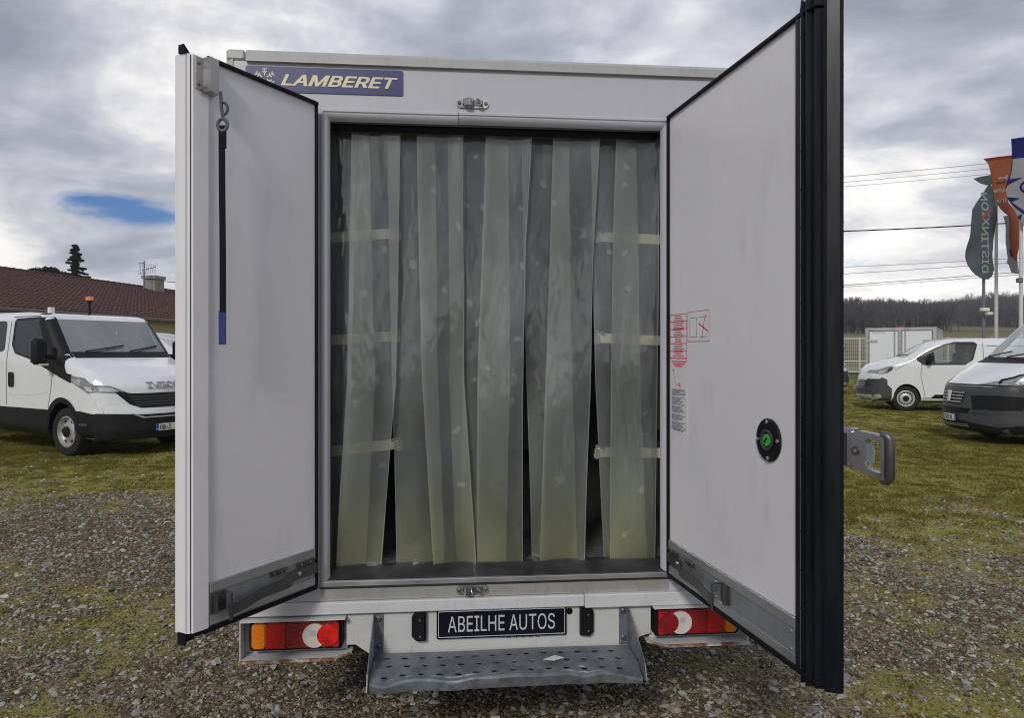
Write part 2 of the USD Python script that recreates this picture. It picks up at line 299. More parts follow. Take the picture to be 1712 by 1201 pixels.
def pvc():
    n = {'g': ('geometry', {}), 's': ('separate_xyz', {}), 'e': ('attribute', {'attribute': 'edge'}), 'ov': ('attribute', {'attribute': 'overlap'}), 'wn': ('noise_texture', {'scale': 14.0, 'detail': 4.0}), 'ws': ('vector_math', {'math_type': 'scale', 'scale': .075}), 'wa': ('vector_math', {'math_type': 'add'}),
         'sc': ('mapping', {'mapping_type': 'point', 'scale': (2.2, 1, 34)}), 'sn': ('noise_texture', {'scale': 3.0, 'detail': 5.0, 'roughness': .7}), 'sr': ('map_range', {'range_type': 'smoothstep', 'from_min': .60, 'from_max': .78, 'to_min': 0.0, 'to_max': .10}), 'f0': ('math', {'math_type': 'add'}), 'fo': ('math', {'math_type': 'multiply_add', 'value2': .085}), 'yl': ('math', {'math_type': 'multiply_add', 'value2': .22, 'use_clamp': True}),  # overlap: extra brightness and tint painted in where two strips cover each other
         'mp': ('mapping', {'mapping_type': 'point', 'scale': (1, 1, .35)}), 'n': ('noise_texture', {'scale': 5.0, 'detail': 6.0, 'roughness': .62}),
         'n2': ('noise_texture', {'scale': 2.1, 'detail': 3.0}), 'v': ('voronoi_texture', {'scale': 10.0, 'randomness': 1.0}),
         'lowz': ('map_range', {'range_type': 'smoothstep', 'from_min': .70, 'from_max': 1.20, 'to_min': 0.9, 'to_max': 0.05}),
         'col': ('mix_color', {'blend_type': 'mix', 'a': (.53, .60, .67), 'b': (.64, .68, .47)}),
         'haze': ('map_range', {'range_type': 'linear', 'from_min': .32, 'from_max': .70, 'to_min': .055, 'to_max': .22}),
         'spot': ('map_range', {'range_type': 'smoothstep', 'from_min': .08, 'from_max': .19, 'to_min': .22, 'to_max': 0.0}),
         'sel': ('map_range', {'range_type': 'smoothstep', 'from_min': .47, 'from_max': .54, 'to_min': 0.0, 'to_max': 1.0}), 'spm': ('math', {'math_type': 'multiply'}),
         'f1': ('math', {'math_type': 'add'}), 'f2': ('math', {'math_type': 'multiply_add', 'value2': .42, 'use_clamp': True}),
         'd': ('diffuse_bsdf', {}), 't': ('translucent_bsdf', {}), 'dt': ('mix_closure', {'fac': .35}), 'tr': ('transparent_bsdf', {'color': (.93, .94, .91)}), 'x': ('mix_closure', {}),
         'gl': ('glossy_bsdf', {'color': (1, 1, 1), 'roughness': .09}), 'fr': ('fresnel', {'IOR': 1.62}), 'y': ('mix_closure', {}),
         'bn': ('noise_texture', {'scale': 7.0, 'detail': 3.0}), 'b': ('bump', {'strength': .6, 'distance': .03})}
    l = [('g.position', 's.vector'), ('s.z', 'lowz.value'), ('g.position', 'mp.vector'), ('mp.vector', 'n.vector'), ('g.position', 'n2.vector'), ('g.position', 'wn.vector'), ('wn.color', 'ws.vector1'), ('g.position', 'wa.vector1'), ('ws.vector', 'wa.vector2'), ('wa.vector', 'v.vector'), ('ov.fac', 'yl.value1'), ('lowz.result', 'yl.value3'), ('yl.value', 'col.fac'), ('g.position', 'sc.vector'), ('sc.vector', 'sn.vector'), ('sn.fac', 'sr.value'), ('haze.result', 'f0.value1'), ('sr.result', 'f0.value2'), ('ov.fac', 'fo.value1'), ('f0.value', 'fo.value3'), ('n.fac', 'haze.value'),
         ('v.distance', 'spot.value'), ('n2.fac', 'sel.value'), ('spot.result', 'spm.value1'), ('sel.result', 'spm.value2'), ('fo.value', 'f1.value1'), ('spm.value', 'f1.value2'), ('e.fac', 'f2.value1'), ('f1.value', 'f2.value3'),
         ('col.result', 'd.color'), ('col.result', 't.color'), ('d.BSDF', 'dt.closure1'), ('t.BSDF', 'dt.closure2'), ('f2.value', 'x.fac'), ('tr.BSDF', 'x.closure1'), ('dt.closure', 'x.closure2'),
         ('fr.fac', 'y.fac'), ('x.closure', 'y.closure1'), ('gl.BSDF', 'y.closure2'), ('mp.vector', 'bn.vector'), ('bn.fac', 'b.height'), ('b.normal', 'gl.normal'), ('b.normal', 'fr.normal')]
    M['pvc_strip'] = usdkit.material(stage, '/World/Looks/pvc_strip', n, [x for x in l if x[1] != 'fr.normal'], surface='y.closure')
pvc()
# ---------------------------------------------------------------- ground, fields, hills
def cover(x, y):
    """how far grass and moss have taken over the gravel, 0 to 1"""
    p = np.stack([x, y, 0 * x], -1)
    a = meshkit.fbm(p * .42 + 7.3, 4, 3) - .5; b = meshkit.fbm(p * 1.5, 3, 11) - .5; c = meshkit.fbm(p * 5.0, 2, 23) - .5
    side = np.where(x < 0, smoothstep(5.4, 11.6, y), smoothstep(4.6, 9.6, y + .25 * (x - 3)))
    g = side * 1.0 + .02 - .10 * (x > 0) * smoothstep(7, 4, y) + a * 1.8 + b * 1.15 + c * .75 + .18 * smoothstep(6, 3, y) * (x < -1)
    return np.clip(g, 0, 1)
def relief(x, y):
    p = np.stack([x, y, 0 * x], -1)
    return .035 * (meshkit.fbm(p * .5, 3, 5) - .5) + .012 * (meshkit.fbm(p * 3.0, 2, 9) - .5)
def hillz(x, y):
    p = np.stack([x * .012, y * .012, 0 * x], -1)
    n = meshkit.fbm(p, 4, 31) - .5
    n2 = meshkit.noise(np.stack([x * .021, 0 * x, 0 * x], -1), 71) - .5
    z = 7.4 * smoothstep(44, 210, y) + (8.0 + 7 * n2) * smoothstep(180, 350, y) + 4 * smoothstep(340, 600, y)
    return z * (1 + .35 * n) + 3.0 * smoothstep(120, 230, x) * smoothstep(190, 330, y) - .35
def make_ground():
    xs = np.concatenate([[-460, -250, -120, -60, -30], np.arange(-20, -8, .4), np.arange(-8, 10, .09), np.arange(10, 26, .4), [30, 60, 150, 300, 460]])
    ys = np.concatenate([[-160, -60, -20, -5, 0, 1.5], np.arange(2.4, 9, .09), np.arange(9, 16, .16), np.arange(16, 48, .5), [60, 100, 200, 320, 440]])
    X, Y = np.meshgrid(xs, ys, indexing='ij')
    Z = relief(X, Y) * smoothstep(60, 30, np.abs(X)) * smoothstep(70, 45, Y)
    g = grid(np.stack([X, Y, Z], -1)); c = cover(X, Y).ravel()
    m = usdkit.mesh(stage, '/World/ground', g, None, True)
    UsdGeom.PrimvarsAPI(m).CreatePrimvar('cover', Sdf.ValueTypeNames.FloatArray, 'vertex').Set(Vt.FloatArray.FromNumpy(c.astype(np.float32)))
    n = {'g': ('geometry', {}), 'c': ('attribute', {'attribute': 'cover'}),
         'v': ('voronoi_texture', {'scale': 42.0}), 'vs': ('separate_color', {}), 'vr': ('rgb_ramp', {'ramp': [(0, (.055, .042, .026)), (.3, (.13, .105, .066)), (.6, (.22, .185, .13)), (.85, (.34, .31, .26)), (1, (.17, .135, .075))]}),
         'v2': ('voronoi_texture', {'scale': 95.0}), 'vs2': ('separate_color', {}), 'vr2': ('rgb_ramp', {'ramp': [(0, (.035, .027, .016)), (.5, (.10, .078, .042)), (1, (.17, .14, .085))]}),
         'pn': ('noise_texture', {'scale': 9.0, 'detail': 5.0}), 'pf': ('map_range', {'range_type': 'smoothstep', 'from_min': .42, 'from_max': .58}), 'pm': ('mix_color', {'blend_type': 'mix'}),
         'dn': ('noise_texture', {'scale': .9, 'detail': 5.0}), 'dr': ('rgb_ramp', {'ramp': [(.35, (.80, .76, .68)), (.65, (1.05, 1.0, .95))]}), 'dm': ('mix_color', {'blend_type': 'multiply', 'fac': 1.0, 'use_clamp_result': False}),
         'gn': ('noise_texture', {'scale': 1.9, 'detail': 7.0, 'roughness': .65}), 'gr': ('rgb_ramp', {'ramp': [(.25, (.12, .14, .03)), (.42, (.215, .215, .045)), (.56, (.30, .26, .065)), (.72, (.25, .20, .09)), (.85, (.21, .175, .105))]}),
         'gf': ('noise_texture', {'scale': 38.0, 'detail': 4.0}), 'cm': ('math', {'math_type': 'multiply_add', 'value2': 1.1}), 'ca': ('math', {'math_type': 'add'}), 'cs': ('map_range', {'range_type': 'smoothstep', 'from_min': .62, 'from_max': .98, 'to_min': 0.0, 'to_max': 1.0}),
         'mx': ('mix_color', {'blend_type': 'mix'}), 'hh': ('mix_float', {}), 'gh': ('noise_texture', {'scale': 70.0, 'detail': 3.0}), 'b': ('bump', {'strength': .9, 'distance': .018, 'invert': True}), 'p': ('principled_bsdf', {'roughness': .9, 'specular_ior_level': .25})}
    l = [('g.position', k + '.vector') for k in ('v', 'v2', 'pn', 'dn', 'gn', 'gf', 'gh')] + [('v.color', 'vs.color'), ('vs.r', 'vr.fac'), ('v2.color', 'vs2.color'), ('vs2.r', 'vr2.fac'), ('pn.fac', 'pf.value'), ('pf.result', 'pm.fac'), ('vr.color', 'pm.a'), ('vr2.color', 'pm.b'),
         ('dn.fac', 'dr.fac'), ('pm.result', 'dm.a'), ('dr.color', 'dm.b'), ('gn.fac', 'gr.fac'), ('gf.fac', 'ca.value1'), ('c.fac', 'cm.value1'), ('cm.value', 'ca.value2'), ('ca.value', 'cs.value'),
         ('cs.result', 'mx.fac'), ('dm.result', 'mx.a'), ('gr.color', 'mx.b'), ('mx.result', 'p.base_color'), ('cs.result', 'hh.fac'), ('v.distance', 'hh.a'), ('gh.fac', 'hh.b'), ('hh.result', 'b.height'), ('b.normal', 'p.normal')]
    l = [x for x in l if x != ('cm.value', 'ca.value2')] + [('cm.value', 'ca.value2')]
    n['cm'][1]['value3'] = 0.0
    mt = usdkit.material(stage, '/World/Looks/ground_look', n, l, surface='p.BSDF')
    UsdShade.MaterialBindingAPI.Apply(m.GetPrim()).Bind(mt)
    tag(m, kind='structure')
make_ground()
def make_hills():
    xs = np.concatenate([np.arange(-455, -60, 20), np.arange(-60, 320, 5), np.arange(320, 456, 15)]); ys = np.concatenate([np.arange(44, 60, 4), np.arange(60, 431, 5)])
    X, Y = np.meshgrid(xs, ys, indexing='ij'); g = grid(np.stack([X, Y, hillz(X, Y)], -1))
    n = {'g': ('geometry', {}), 's': ('separate_xyz', {}), 'n': ('noise_texture', {'scale': .018, 'detail': 3.0}), 'n2': ('noise_texture', {'scale': .35, 'detail': 6.0}),
         'r': ('rgb_ramp', {'ramp': [(.30, (.11, .115, .045)), (.45, (.17, .15, .075)), (.58, (.21, .17, .10)), (.7, (.15, .11, .08))]}), 'k': ('map_range', {'to_min': .7, 'to_max': 1.3}), 'sc': ('vector_math', {'math_type': 'scale'}), 'p': ('principled_bsdf', {'roughness': 1.0, 'specular_ior_level': .1})}
    mt = usdkit.material(stage, '/World/Looks/field_look', n, [('g.position', 'n.vector'), ('g.position', 'n2.vector'), ('n.fac', 'r.fac'), ('n2.fac', 'k.value'), ('r.color', 'sc.vector1'), ('k.result', 'sc.scale'), ('sc.vector', 'p.base_color')], surface='p.BSDF')
    m = usdkit.mesh(stage, '/World/hills', g, mt, True); tag(m, kind='structure')
make_hills()

def instancer(path, protos, pos, ids, rot=None, scale=None):
    pi = UsdGeom.PointInstancer.Define(stage, path)
    UsdGeom.Scope.Define(stage, path + '/kinds'); rel = pi.CreatePrototypesRel()
    for k, (mesh, mt) in enumerate(protos):
        usdkit.mesh(stage, f'{path}/kinds/kind_{k:03d}', mesh, M[mt] if isinstance(mt, str) else mt, False); rel.AddTarget(f'{path}/kinds/kind_{k:03d}')
    pi.CreatePositionsAttr(Vt.Vec3fArray.FromNumpy(np.asarray(pos, np.float32))); pi.CreateProtoIndicesAttr(Vt.IntArray.FromNumpy(np.asarray(ids, np.int32)))
    if rot is not None:
        q = np.asarray(rot, np.float32); pi.CreateOrientationsAttr(Vt.QuathArray([Gf.Quath(float(a), float(b), float(c), float(d)) for a, b, c, d in q]))
    if scale is not None: pi.CreateScalesAttr(Vt.Vec3fArray.FromNumpy(np.asarray(scale, np.float32)))
    return pi.GetPrim()
def quats(rng, n, tilt):
    yaw = rng.uniform(0, 2 * PI, n); ax = rng.uniform(0, 2 * PI, n); t = rng.normal(0, tilt, n)
    qz = np.stack([np.cos(yaw / 2), 0 * yaw, 0 * yaw, np.sin(yaw / 2)], 1); s = np.sin(t / 2); qt = np.stack([np.cos(t / 2), s * np.cos(ax), s * np.sin(ax), 0 * t], 1)
    w1, x1, y1, z1 = qt.T; w2, x2, y2, z2 = qz.T
    return np.stack([w1 * w2 - x1 * x2 - y1 * y2 - z1 * z2, w1 * x2 + x1 * w2 + y1 * z2 - z1 * y2, w1 * y2 - x1 * z2 + y1 * w2 + z1 * x2, w1 * z2 + x1 * y2 - y1 * x2 + z1 * w2], 1)

def make_gravel():
    rng = np.random.default_rng(4)
    def stone(seed):
        r = np.random.default_rng(seed); p = r.normal(size=(13, 3)); p /= np.linalg.norm(p, axis=1)[:, None]
        p *= np.array([1, r.uniform(.65, .98), r.uniform(.45, .75)]) * r.uniform(.8, 1.1, (13, 1)); return trimesh.convex.convex_hull(p)
    cols = [(.27, .245, .205), (.19, .16, .118), (.39, .375, .335), (.12, .10, .073), (.215, .17, .11), (.15, .115, .062), (.29, .28, .275), (.075, .062, .048)]
    protos = []
    for i, c in enumerate(cols):
        n = {'o': ('object_info', {}), 'v': ('map_range', {'to_min': .62, 'to_max': 1.38}), 's': ('vector_math', {'math_type': 'scale', 'vector1': c}), 'g': ('geometry', {}), 'n': ('noise_texture', {'scale': 60.0, 'detail': 3.0}), 'k': ('map_range', {'to_min': .6, 'to_max': 1.4}), 's2': ('vector_math', {'math_type': 'scale'}), 'p': ('principled_bsdf', {'roughness': .82, 'specular_ior_level': .35})}
        mt = usdkit.material(stage, f'/World/Looks/stone_{i:03d}', n, [('o.random', 'v.value'), ('v.result', 's.scale'), ('g.position', 'n.vector'), ('n.fac', 'k.value'), ('s.vector', 's2.vector1'), ('k.result', 's2.scale'), ('s2.vector', 'p.base_color')], surface='p.BSDF')
        for j in range(2): protos.append((stone(10 * i + j), mt))
    P = []
    for y0, y1, dens, med, sig in ((2.6, 4.2, 4600, .0058, .42), (2.6, 4.2, 330, .0140, .36), (4.2, 6.2, 2700, .0070, .42), (4.2, 6.2, 220, .0150, .34), (6.2, 8.2, 1100, .0098, .40), (8.2, 12.5, 170, .014, .36)):
        w = .74 * y1 + .4; n = int(dens * 2 * w * (y1 - y0)); x = rng.uniform(-w, w, n); y = rng.uniform(y0, y1, n)
        r = np.clip(np.exp(rng.normal(math.log(med), sig, n)), .0035, .038)
        keep = (np.abs(x) < .74 * y + .35) & (rng.random(n) > np.clip(cover(x, y) * 1.15 - .20, 0, .96)) & ~((np.abs(x + .1) < 1.0) & (y > 5.2))
        P.append(np.stack([x, y, r], 1)[keep])
    P = np.vstack(P); n = len(P); r = P[:, 2]
    pos = np.stack([P[:, 0], P[:, 1], relief(P[:, 0], P[:, 1]) + r * rng.uniform(-.05, .3, n)], 1)
    big = r > .016; ids = rng.integers(0, len(protos), n); ids = np.where(big & (rng.random(n) < .5), rng.choice([0, 1, 4, 5, 12, 13], n), ids)
    pr = instancer('/World/gravel', protos, pos, ids, quats(rng, n, .35), np.repeat(r[:, None], 3, 1) * rng.uniform(.85, 1.2, (n, 3)))
    tag(pr, 'loose grey and tan gravel spread over the yard around the truck', 'gravel', kind='stuff')
    return n
N_STONES = make_gravel()

def make_grass():
    rng = np.random.default_rng(8)
    def tuft(seed, nb, h, sp):
        r = np.random.default_rng(seed); V = []; F_ = []
        for i in range(nb):
            a = r.uniform(0, 2 * PI); b = np.array([math.cos(a), math.sin(a), 0]) * sp * math.sqrt(r.random()); d = r.uniform(0, 2 * PI); w = np.array([math.cos(d), math.sin(d), 0]) * r.uniform(.0025, .0045)
            l = np.array([math.cos(d + 1.6 + r.normal() * .5), math.sin(d + 1.6 + r.normal() * .5), 0]); hh = h * r.uniform(.45, 1.1); k = len(V)
            V += [b - w, b + w, b + w * .8 + l * hh * .25 + [0, 0, hh * .55], b - w * .8 + l * hh * .25 + [0, 0, hh * .55], b + l * hh * .75 + [0, 0, hh * .85]]
            F_ += [(k, k + 1, k + 2), (k, k + 2, k + 3), (k + 3, k + 2, k + 4)]
        return TM(np.array(V), np.array(F_), process=False)
    protos = [(tuft(i, 26, .030 + .008 * (i % 3), .085), 'grass_blade') for i in range(5)]
    P = []
    for y0, y1, dens in ((3.0, 6.5, 60), (6.5, 10, 130), (10, 15, 110), (15, 24, 45), (24, 41, 14)):
        for xa, xb in ((-.78, -.36), (.30, .78)):
            n = int(dens * (y1 - y0) * (xb - xa) * (y0 + y1) / 2 * 1.15); y = rng.uniform(y0, y1, n); x = y * rng.uniform(xa, xb, n)
            keep = rng.random(n) < np.clip(cover(x, y) * 1.6 - .35, 0, 1); P.append(np.stack([x, y], 1)[keep])
    P = np.vstack(P); n = len(P)
    s = rng.uniform(.55, 1.15, n) * (1 + .02 * np.maximum(P[:, 1] - 10, 0))
    pr = instancer('/World/grass', protos, np.column_stack([P, relief(P[:, 0], P[:, 1]) - .004]), rng.integers(0, 5, n), quats(rng, n, .1), np.stack([s * 1.25, s * 1.25, s * .8], 1))
    tag(pr, 'short yellow green grass and moss growing through the gravel yard', 'grass', kind='stuff')
make_grass()

# ---------------------------------------------------------------- the refrigerated truck
TA = math.radians(5.3); U_ = np.array([math.cos(TA), math.sin(TA)]); V_ = np.array([-math.sin(TA), math.cos(TA)])
TO = np.array([(832 - CX) / FPX * 2.9, 2.9])
def uz(px, py, v=0.0):
    A = np.column_stack([np.array([(px - CX) / FPX, 1.]), -U_]); t, u = np.linalg.solve(A, TO + v * V_); return u, EYE - (py - HY) / FPX * t
def loc2(w): d = np.asarray(w, float)[:2] - TO; return np.array([d @ U_, d @ V_])
TRUCK = thing('refrigerated_truck', 'white refrigerated box truck seen from behind with both rear doors open', 'truck', (TO[0], TO[1], 0), 5.3)
def T(name, mesh, m, parent=TRUCK, smooth=32, label=None): return obj(name, mesh, m, parent, smooth, label)
def bolt(c, n, r=.006, h=.004): c = np.asarray(c, float); n = np.asarray(n, float) / np.linalg.norm(n); return tube([c - n * .002, c + n * h * .6, c + n * h], [r, r, r * .6], 8)

def truck_body():
    o = Polygon([(-1.035, .613), (1.05, .613), (1.05, 2.738), (-1.035, 2.738)]); h = Polygon([(-.699, .690), (.712, .690), (.712, 2.562), (-.699, 2.562)])
    fr = T('rear_frame', prism(o.difference(h), .0, .05), 'white_gelcoat', smooth=False)
    # moulding round the opening: a rounded section swept as four mitred runs
    prof = [(0, .0), (.004, -.006), (.010, -.006), (.013, -.001), (.017, -.001), (.024, .004), (.030, .014), (.033, .026)]
    def run(a, b, cin):
        a, b = np.array(a, float), np.array(b, float); rows = []
        for w, v in prof: rows.append(np.array([[a[0] + w * cin[0][0], v, a[1] + w * cin[0][1]], [b[0] + w * cin[1][0], v, b[1] + w * cin[1][1]]]))
        g = grid(np.array(rows)); return g
    tl, tr, br, bl = (-.701, 2.564), (.714, 2.564), (.714, .688), (-.701, .688)
    k = 1.35
    for nm, a, b, ca, cb in (('top', tl, (-.160, 2.564), (1, -k), (0, -k)), ('top', (-.158, 2.566), tr, (0, -k), (-1, -k)), ('side', tr, br, (-1, -k), (-1, 0)), ('side', bl, tl, (1, 0), (1, -k))):
        g = run(a, b, (ca, cb)); T('door_surround', g, 'white_gelcoat', smooth=40)
    T('rear_seal', [bx(-.668, .682, .060, .085, 2.500, 2.522, .004)], 'rubber', smooth=False)
    T('top_rail', [prism(Polygon([(-.012, 2.739), (.05, 2.739), (.05, 2.781), (-.003, 2.781), (-.013, 2.768)]), -.985, 1.05, 'x')], 'rail_paint', smooth=False)
    T('rail_lip', bx(-.985, 1.05, -.016, -.004, 2.7345, 2.7395), 'rail_paint', smooth=False)
    for s, u0, lab in ((-1, -1.036, None), (1, 1.051, None)):
        pf = [(u0, -.004), (u0 + s * .018, .002), (u0 + s * .030, .016), (u0 + s * .034, .035), (u0 + s * .034, .10), (u0, .10)]
        T('corner_post', prism(Polygon(pf), .613, 2.779, 'z'), 'white_gelcoat')
    for q in ((-1.062, -.99, -.006, .05, 2.7395, 2.783, .008), (1.052, 1.082, -.002, .05, 2.7395, 2.783, .008)): T('corner_cap', bx(*q), 'rail_paint')
    # box: side walls, roof, front wall, floor
    for s, u0, u1 in ((-1, -1.066, -1.00), (1, 1.02, 1.081)): T('side_wall', bx(u0, u1, .101, 3.6, .60, 2.775), 'white_gelcoat', smooth=False)
    T('box_roof', bx(-.998, 1.018, .052, 3.6, 2.70, 2.778), 'white_gelcoat', smooth=False)
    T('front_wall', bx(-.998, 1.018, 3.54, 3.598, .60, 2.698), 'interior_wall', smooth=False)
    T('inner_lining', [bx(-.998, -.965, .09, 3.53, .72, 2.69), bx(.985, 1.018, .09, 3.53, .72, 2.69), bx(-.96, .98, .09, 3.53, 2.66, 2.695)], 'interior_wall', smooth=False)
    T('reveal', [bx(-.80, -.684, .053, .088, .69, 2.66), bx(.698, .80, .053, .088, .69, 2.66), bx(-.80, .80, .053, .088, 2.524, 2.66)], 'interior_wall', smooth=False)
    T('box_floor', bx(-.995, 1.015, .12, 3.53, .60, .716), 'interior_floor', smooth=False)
    # door sill, threshold and catch plates
    rng = np.random.default_rng(2)
    T('sill_plate', bx(-.697, .710, -.002, .04, .6135, .672), 'stained_sill', smooth=False)
    T('threshold', [prism(Polygon([(-.010, .672), (.0, .692), (.085, .722), (.12, .722), (.12, .66), (-.004, .66)]), -.703, .716, 'x')], 'threshold_steel', smooth=False)
    T('threshold_lip', bx(-.703, .716, -.014, -.008, .672, .691, .002), 'aluminium', smooth=False)
    for zc, up in ((2.599, 1), (.641, -1)):
        p = T('catch_plate', prism(rrect(-.166, -.036, zc - .019, zc + .019, .017), -.007, -.002), 'brushed_steel')
        g = np.array([[[ -.140 + .044 * i / 6, -.012 - .022 * math.sin(PI * i / 6) , zc + .014 * (1 - 2 * j / 3)] for j in range(4)] for i in range(7)])
        hoop = cat_([grid(g), tube([(-.085, -.026, zc + .013), (-.072, -.030, zc + .004), (-.066, -.028, zc - .008), (-.078, -.016, zc - .014)], .004, 8)])
        T('catch', hoop, 'chrome', p)
        T('catch_back', bx(-.094, -.060, -.009, -.006, zc - .012, zc + .012, .001), 'dark_steel', p)
        for u in (-.154, -.048): T('bolt', [bolt((u, -.007, zc), (0, -1, 0), .0075, .005)], 'dark_steel', p)
    # maker's badge
    b = T('name_badge', prism(rrect(-.988, -.378, 2.620, 2.720, .008), -.004, -.0005), 'badge_blue')
    t = text('LAMBERET', .0415, .0012, True, .452, .30); T('lettering', [frame(t, (-.853, -.0042, 2.6475), (1, 0, 0), (0, 0, 1)), frame(t, (-.8508, -.0045, 2.6478), (1, 0, 0), (0, 0, 1))], 'badge_cream', b, False)
    sf = []
    for k in range(6):
        a = k * PI / 3 + PI / 6; d = np.array([math.cos(a), 0, math.sin(a)]); c = np.array([-.915, -.0048, 2.672])
        def bar(p, q, w):
            e = (q - p) / np.linalg.norm(q - p); nn = np.array([-e[2], 0, e[0]]) * w; ly = np.array([0, -.0010, 0])
            return trimesh.convex.convex_hull(np.array([p - nn, p + nn, q - nn, q + nn, p - nn + ly, p + nn + ly, q - nn + ly, q + nn + ly]))
        sf.append(bar(c + d * .010, c + d * .040, .0022))
        for r in (.020, .031):
            for s in (-1, 1):
                e = np.array([math.cos(a + s * .85), 0, math.sin(a + s * .85)]); sf.append(bar(c + d * r, c + d * r + e * .012, .0018))
    T('snowflake', sf, 'badge_cream', b, False)
    # load rails folded on both inner walls, seen through the curtain
    for side, px0, px1, rows in ((-1, 545, 666, ((398, 390), (570, 561), (756, 742))), (1, 998, 1125, ((396, 402), (565, 571), (756, 758)))):
        for ya, yb in rows:
            a, za = uz(px0, ya, .19); c, zb = uz(px1, yb, .19); wall = -.965 if side < 0 else .985
            A, B = (np.array([wall, .19, za + (zb - za) * (wall - a) / (c - a)]), np.array([c, .19, zb])) if side < 0 else (np.array([a, .19, za]), np.array([wall, .19, za + (zb - za) * (wall - a) / (c - a)]))
            P = [(A[0], A[2] - .021), (B[0], B[2] - .021), (B[0], B[2] + .021), (A[0], A[2] + .021)]
            r = T('load_rail', prism(Polygon(P), .182, .207), 'rail_cream', smooth=False)
            e = B if side < 0 else A; s = 1 if side < 0 else -1
            T('rail_clip', [bx(e[0] - .012, e[0] + .012, .176, .210, e[2] - .030, e[2] + .012, .003), tube([(e[0] - s * .03, .178, e[2] + .016), (e[0] + s * .004, .177, e[2] + .030), (e[0] + s * .012, .177, e[2] - .02)], .006, 8)], 'aluminium', r)
            w2 = -.963 if side < 0 else .983
            T('wall_track', bx(w2, w2 - s * .0 + s * .018, .12, 3.4, (A if side < 0 else B)[2] - .02, (A if side < 0 else B)[2] + .02), 'dark_steel', r, False)
    # cross beam, bumper bar, lamps, plate, step
    beam = Polygon([(-.60, .556), (.632, .556), (.632, .44), (.585, .425), (.552, .383), (-.497, .388), (-.54, .418), (-.565, .436), (-.60, .436)])
    T('rear_beam', prism(beam, .0, .05), 'beam_paint', smooth=False)
    T('bumper_bar', bx(-1.03, .352, -.022, .02, .564, .611, .004), 'white_steel'); T('bumper_bar', bx(.353, 1.045, -.027, .02, .558, .6125, .004), 'white_steel')
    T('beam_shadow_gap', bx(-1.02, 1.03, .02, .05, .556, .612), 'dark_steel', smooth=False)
    for s, a, b_ in ((-1, -1.0, -.600), (1, 1.03, .634)):
        lo, hi = min(a, b_), max(a, b_); e = a
        tray = T('lamp_bracket', [bx(lo, hi, -.045, .05, .5515, .5570), bx(lo, hi, .03, .05, .40, .549), bx(min(e, e - s * .004), max(e, e - s * .004), -.045, .03, .404, .551)], 'beam_paint', smooth=False)
        inner = b_ ; P = Polygon([(a, -.062), (b_ + s * .055, -.062), (b_ - s * .02, -.004), (b_ - s * .02, .05), (a, .05)])
        T('lamp_shelf', prism(P, .4035, .4085, 'z'), 'beam_paint', tray, False)
        T('rust_edge', [prism(LineString([(a, -.0635), (b_ + s * .055, -.0635), (b_ - s * .019, -.0045)]).buffer(.0015, cap_style=2), .402, .410, 'z'), prism(Polygon([(a - s * .005, -.0615), (b_ + s * .055, -.0615), (b_ + s * .045, -.05), (a - s * .005, -.052)]), .4086, .4098, 'z')], 'rusty_paint', tray, False)
        # lamp cluster: u measured outward to inward from the outer end
        X = lambda q: a - s * q
        L = T('tail_lamp', prism(rrect(X(.030), X(.388), .431, .549, .014), -.016, .03), 'black_plastic')
        def lens(nm, q0, q1, m, z0=.440, z1=.541, d=-.030, r=.010):
            return T(nm, cat_([prism(rrect(X(q0), X(q1), z0, z1, r), d + .006, -.014), prism(rrect(X(q0 + .004), X(q1 - .004), z0 + .004, z1 - .004, max(r - .003, .002)), d, d + .006)]), m, L)
        lens('indicator_lens', .040, .094, 'lens_orange', r=.016); lens('stop_lens', .0945, .171, 'lens_red', r=.003); lens('tail_lens', .1715, .3735, 'lens_dark_red', r=.012)
        ce = Point(X(.282), .4905).buffer(.0465, 12); rd = Point(X(.333), .4905).buffer(.041, 12)
        T('reverse_lens', prism(ce.difference(rd.buffer(.001)), -.037, -.024), 'lens_white', L); T('lamp_bulb', prism(rrect(X(.286), X(.263), .490, .512, .003), -.0378, -.036), 'rail_paint', L, False); T('fog_lens', prism(rd, -.038, -.024), 'lens_red_round' if s < 0 else 'lens_dark_red', L)
        T('inner_lens', prism(rrect(X(.352), X(.3745), .442, .539, .008), -.034, -.024), 'lens_red', L)
        for q in (.098, .318):
            for z in (.444, .537): T('screw', bolt((X(q), -.031, z), (0, -1, 0), .0035, .003), 'dark_steel', L)
    p = T('number_plate', prism(rrect(-.245, .279, .449, .566, .006), -.012, -.001), 'plate_black')
    o, i_ = rrect(-.239, .273, .455, .560, .006), rrect(-.2365, .2705, .4575, .5575, .005); T('plate_border', prism(o.difference(i_), -.0135, -.0118), 'plate_grey', p, False)
    t = text('ABEILHE AUTOS', .062, .0012, False, .432); T('lettering', frame(t, (-.200, -.0122, .4765), (1, 0, 0), (0, 0, 1)), 'plate_grey', p, False)
    for s, u0, u1 in ((-1, -.343, -.286), (1, .334, .389)):
        a, b_ = (u0, u1); q = Polygon([(a, .468), (a + .018, .448), (b_, .448), (b_, .562), (a + .018, .562), (a, .545)]) if s < 0 else Polygon([(a, .448), (b_ - .016, .444), (b_, .460), (b_, .545), (b_ - .014, .560), (a, .562)])
        l = T('plate_lamp', cat_([prism(q, -.022, -.001), prism(q.buffer(-.008), -.034, -.022)]), 'black_plastic')
        for z in (.470, .535): T('screw', bolt(((a + b_) / 2 + .004, -.034, z), (0, -1, 0), .0035, .003), 'brushed_steel', l)
    T('drilled_hole', cyl((.293, -.0025, .541), (.293, .001, .541), .0135, 16), 'plate_black')
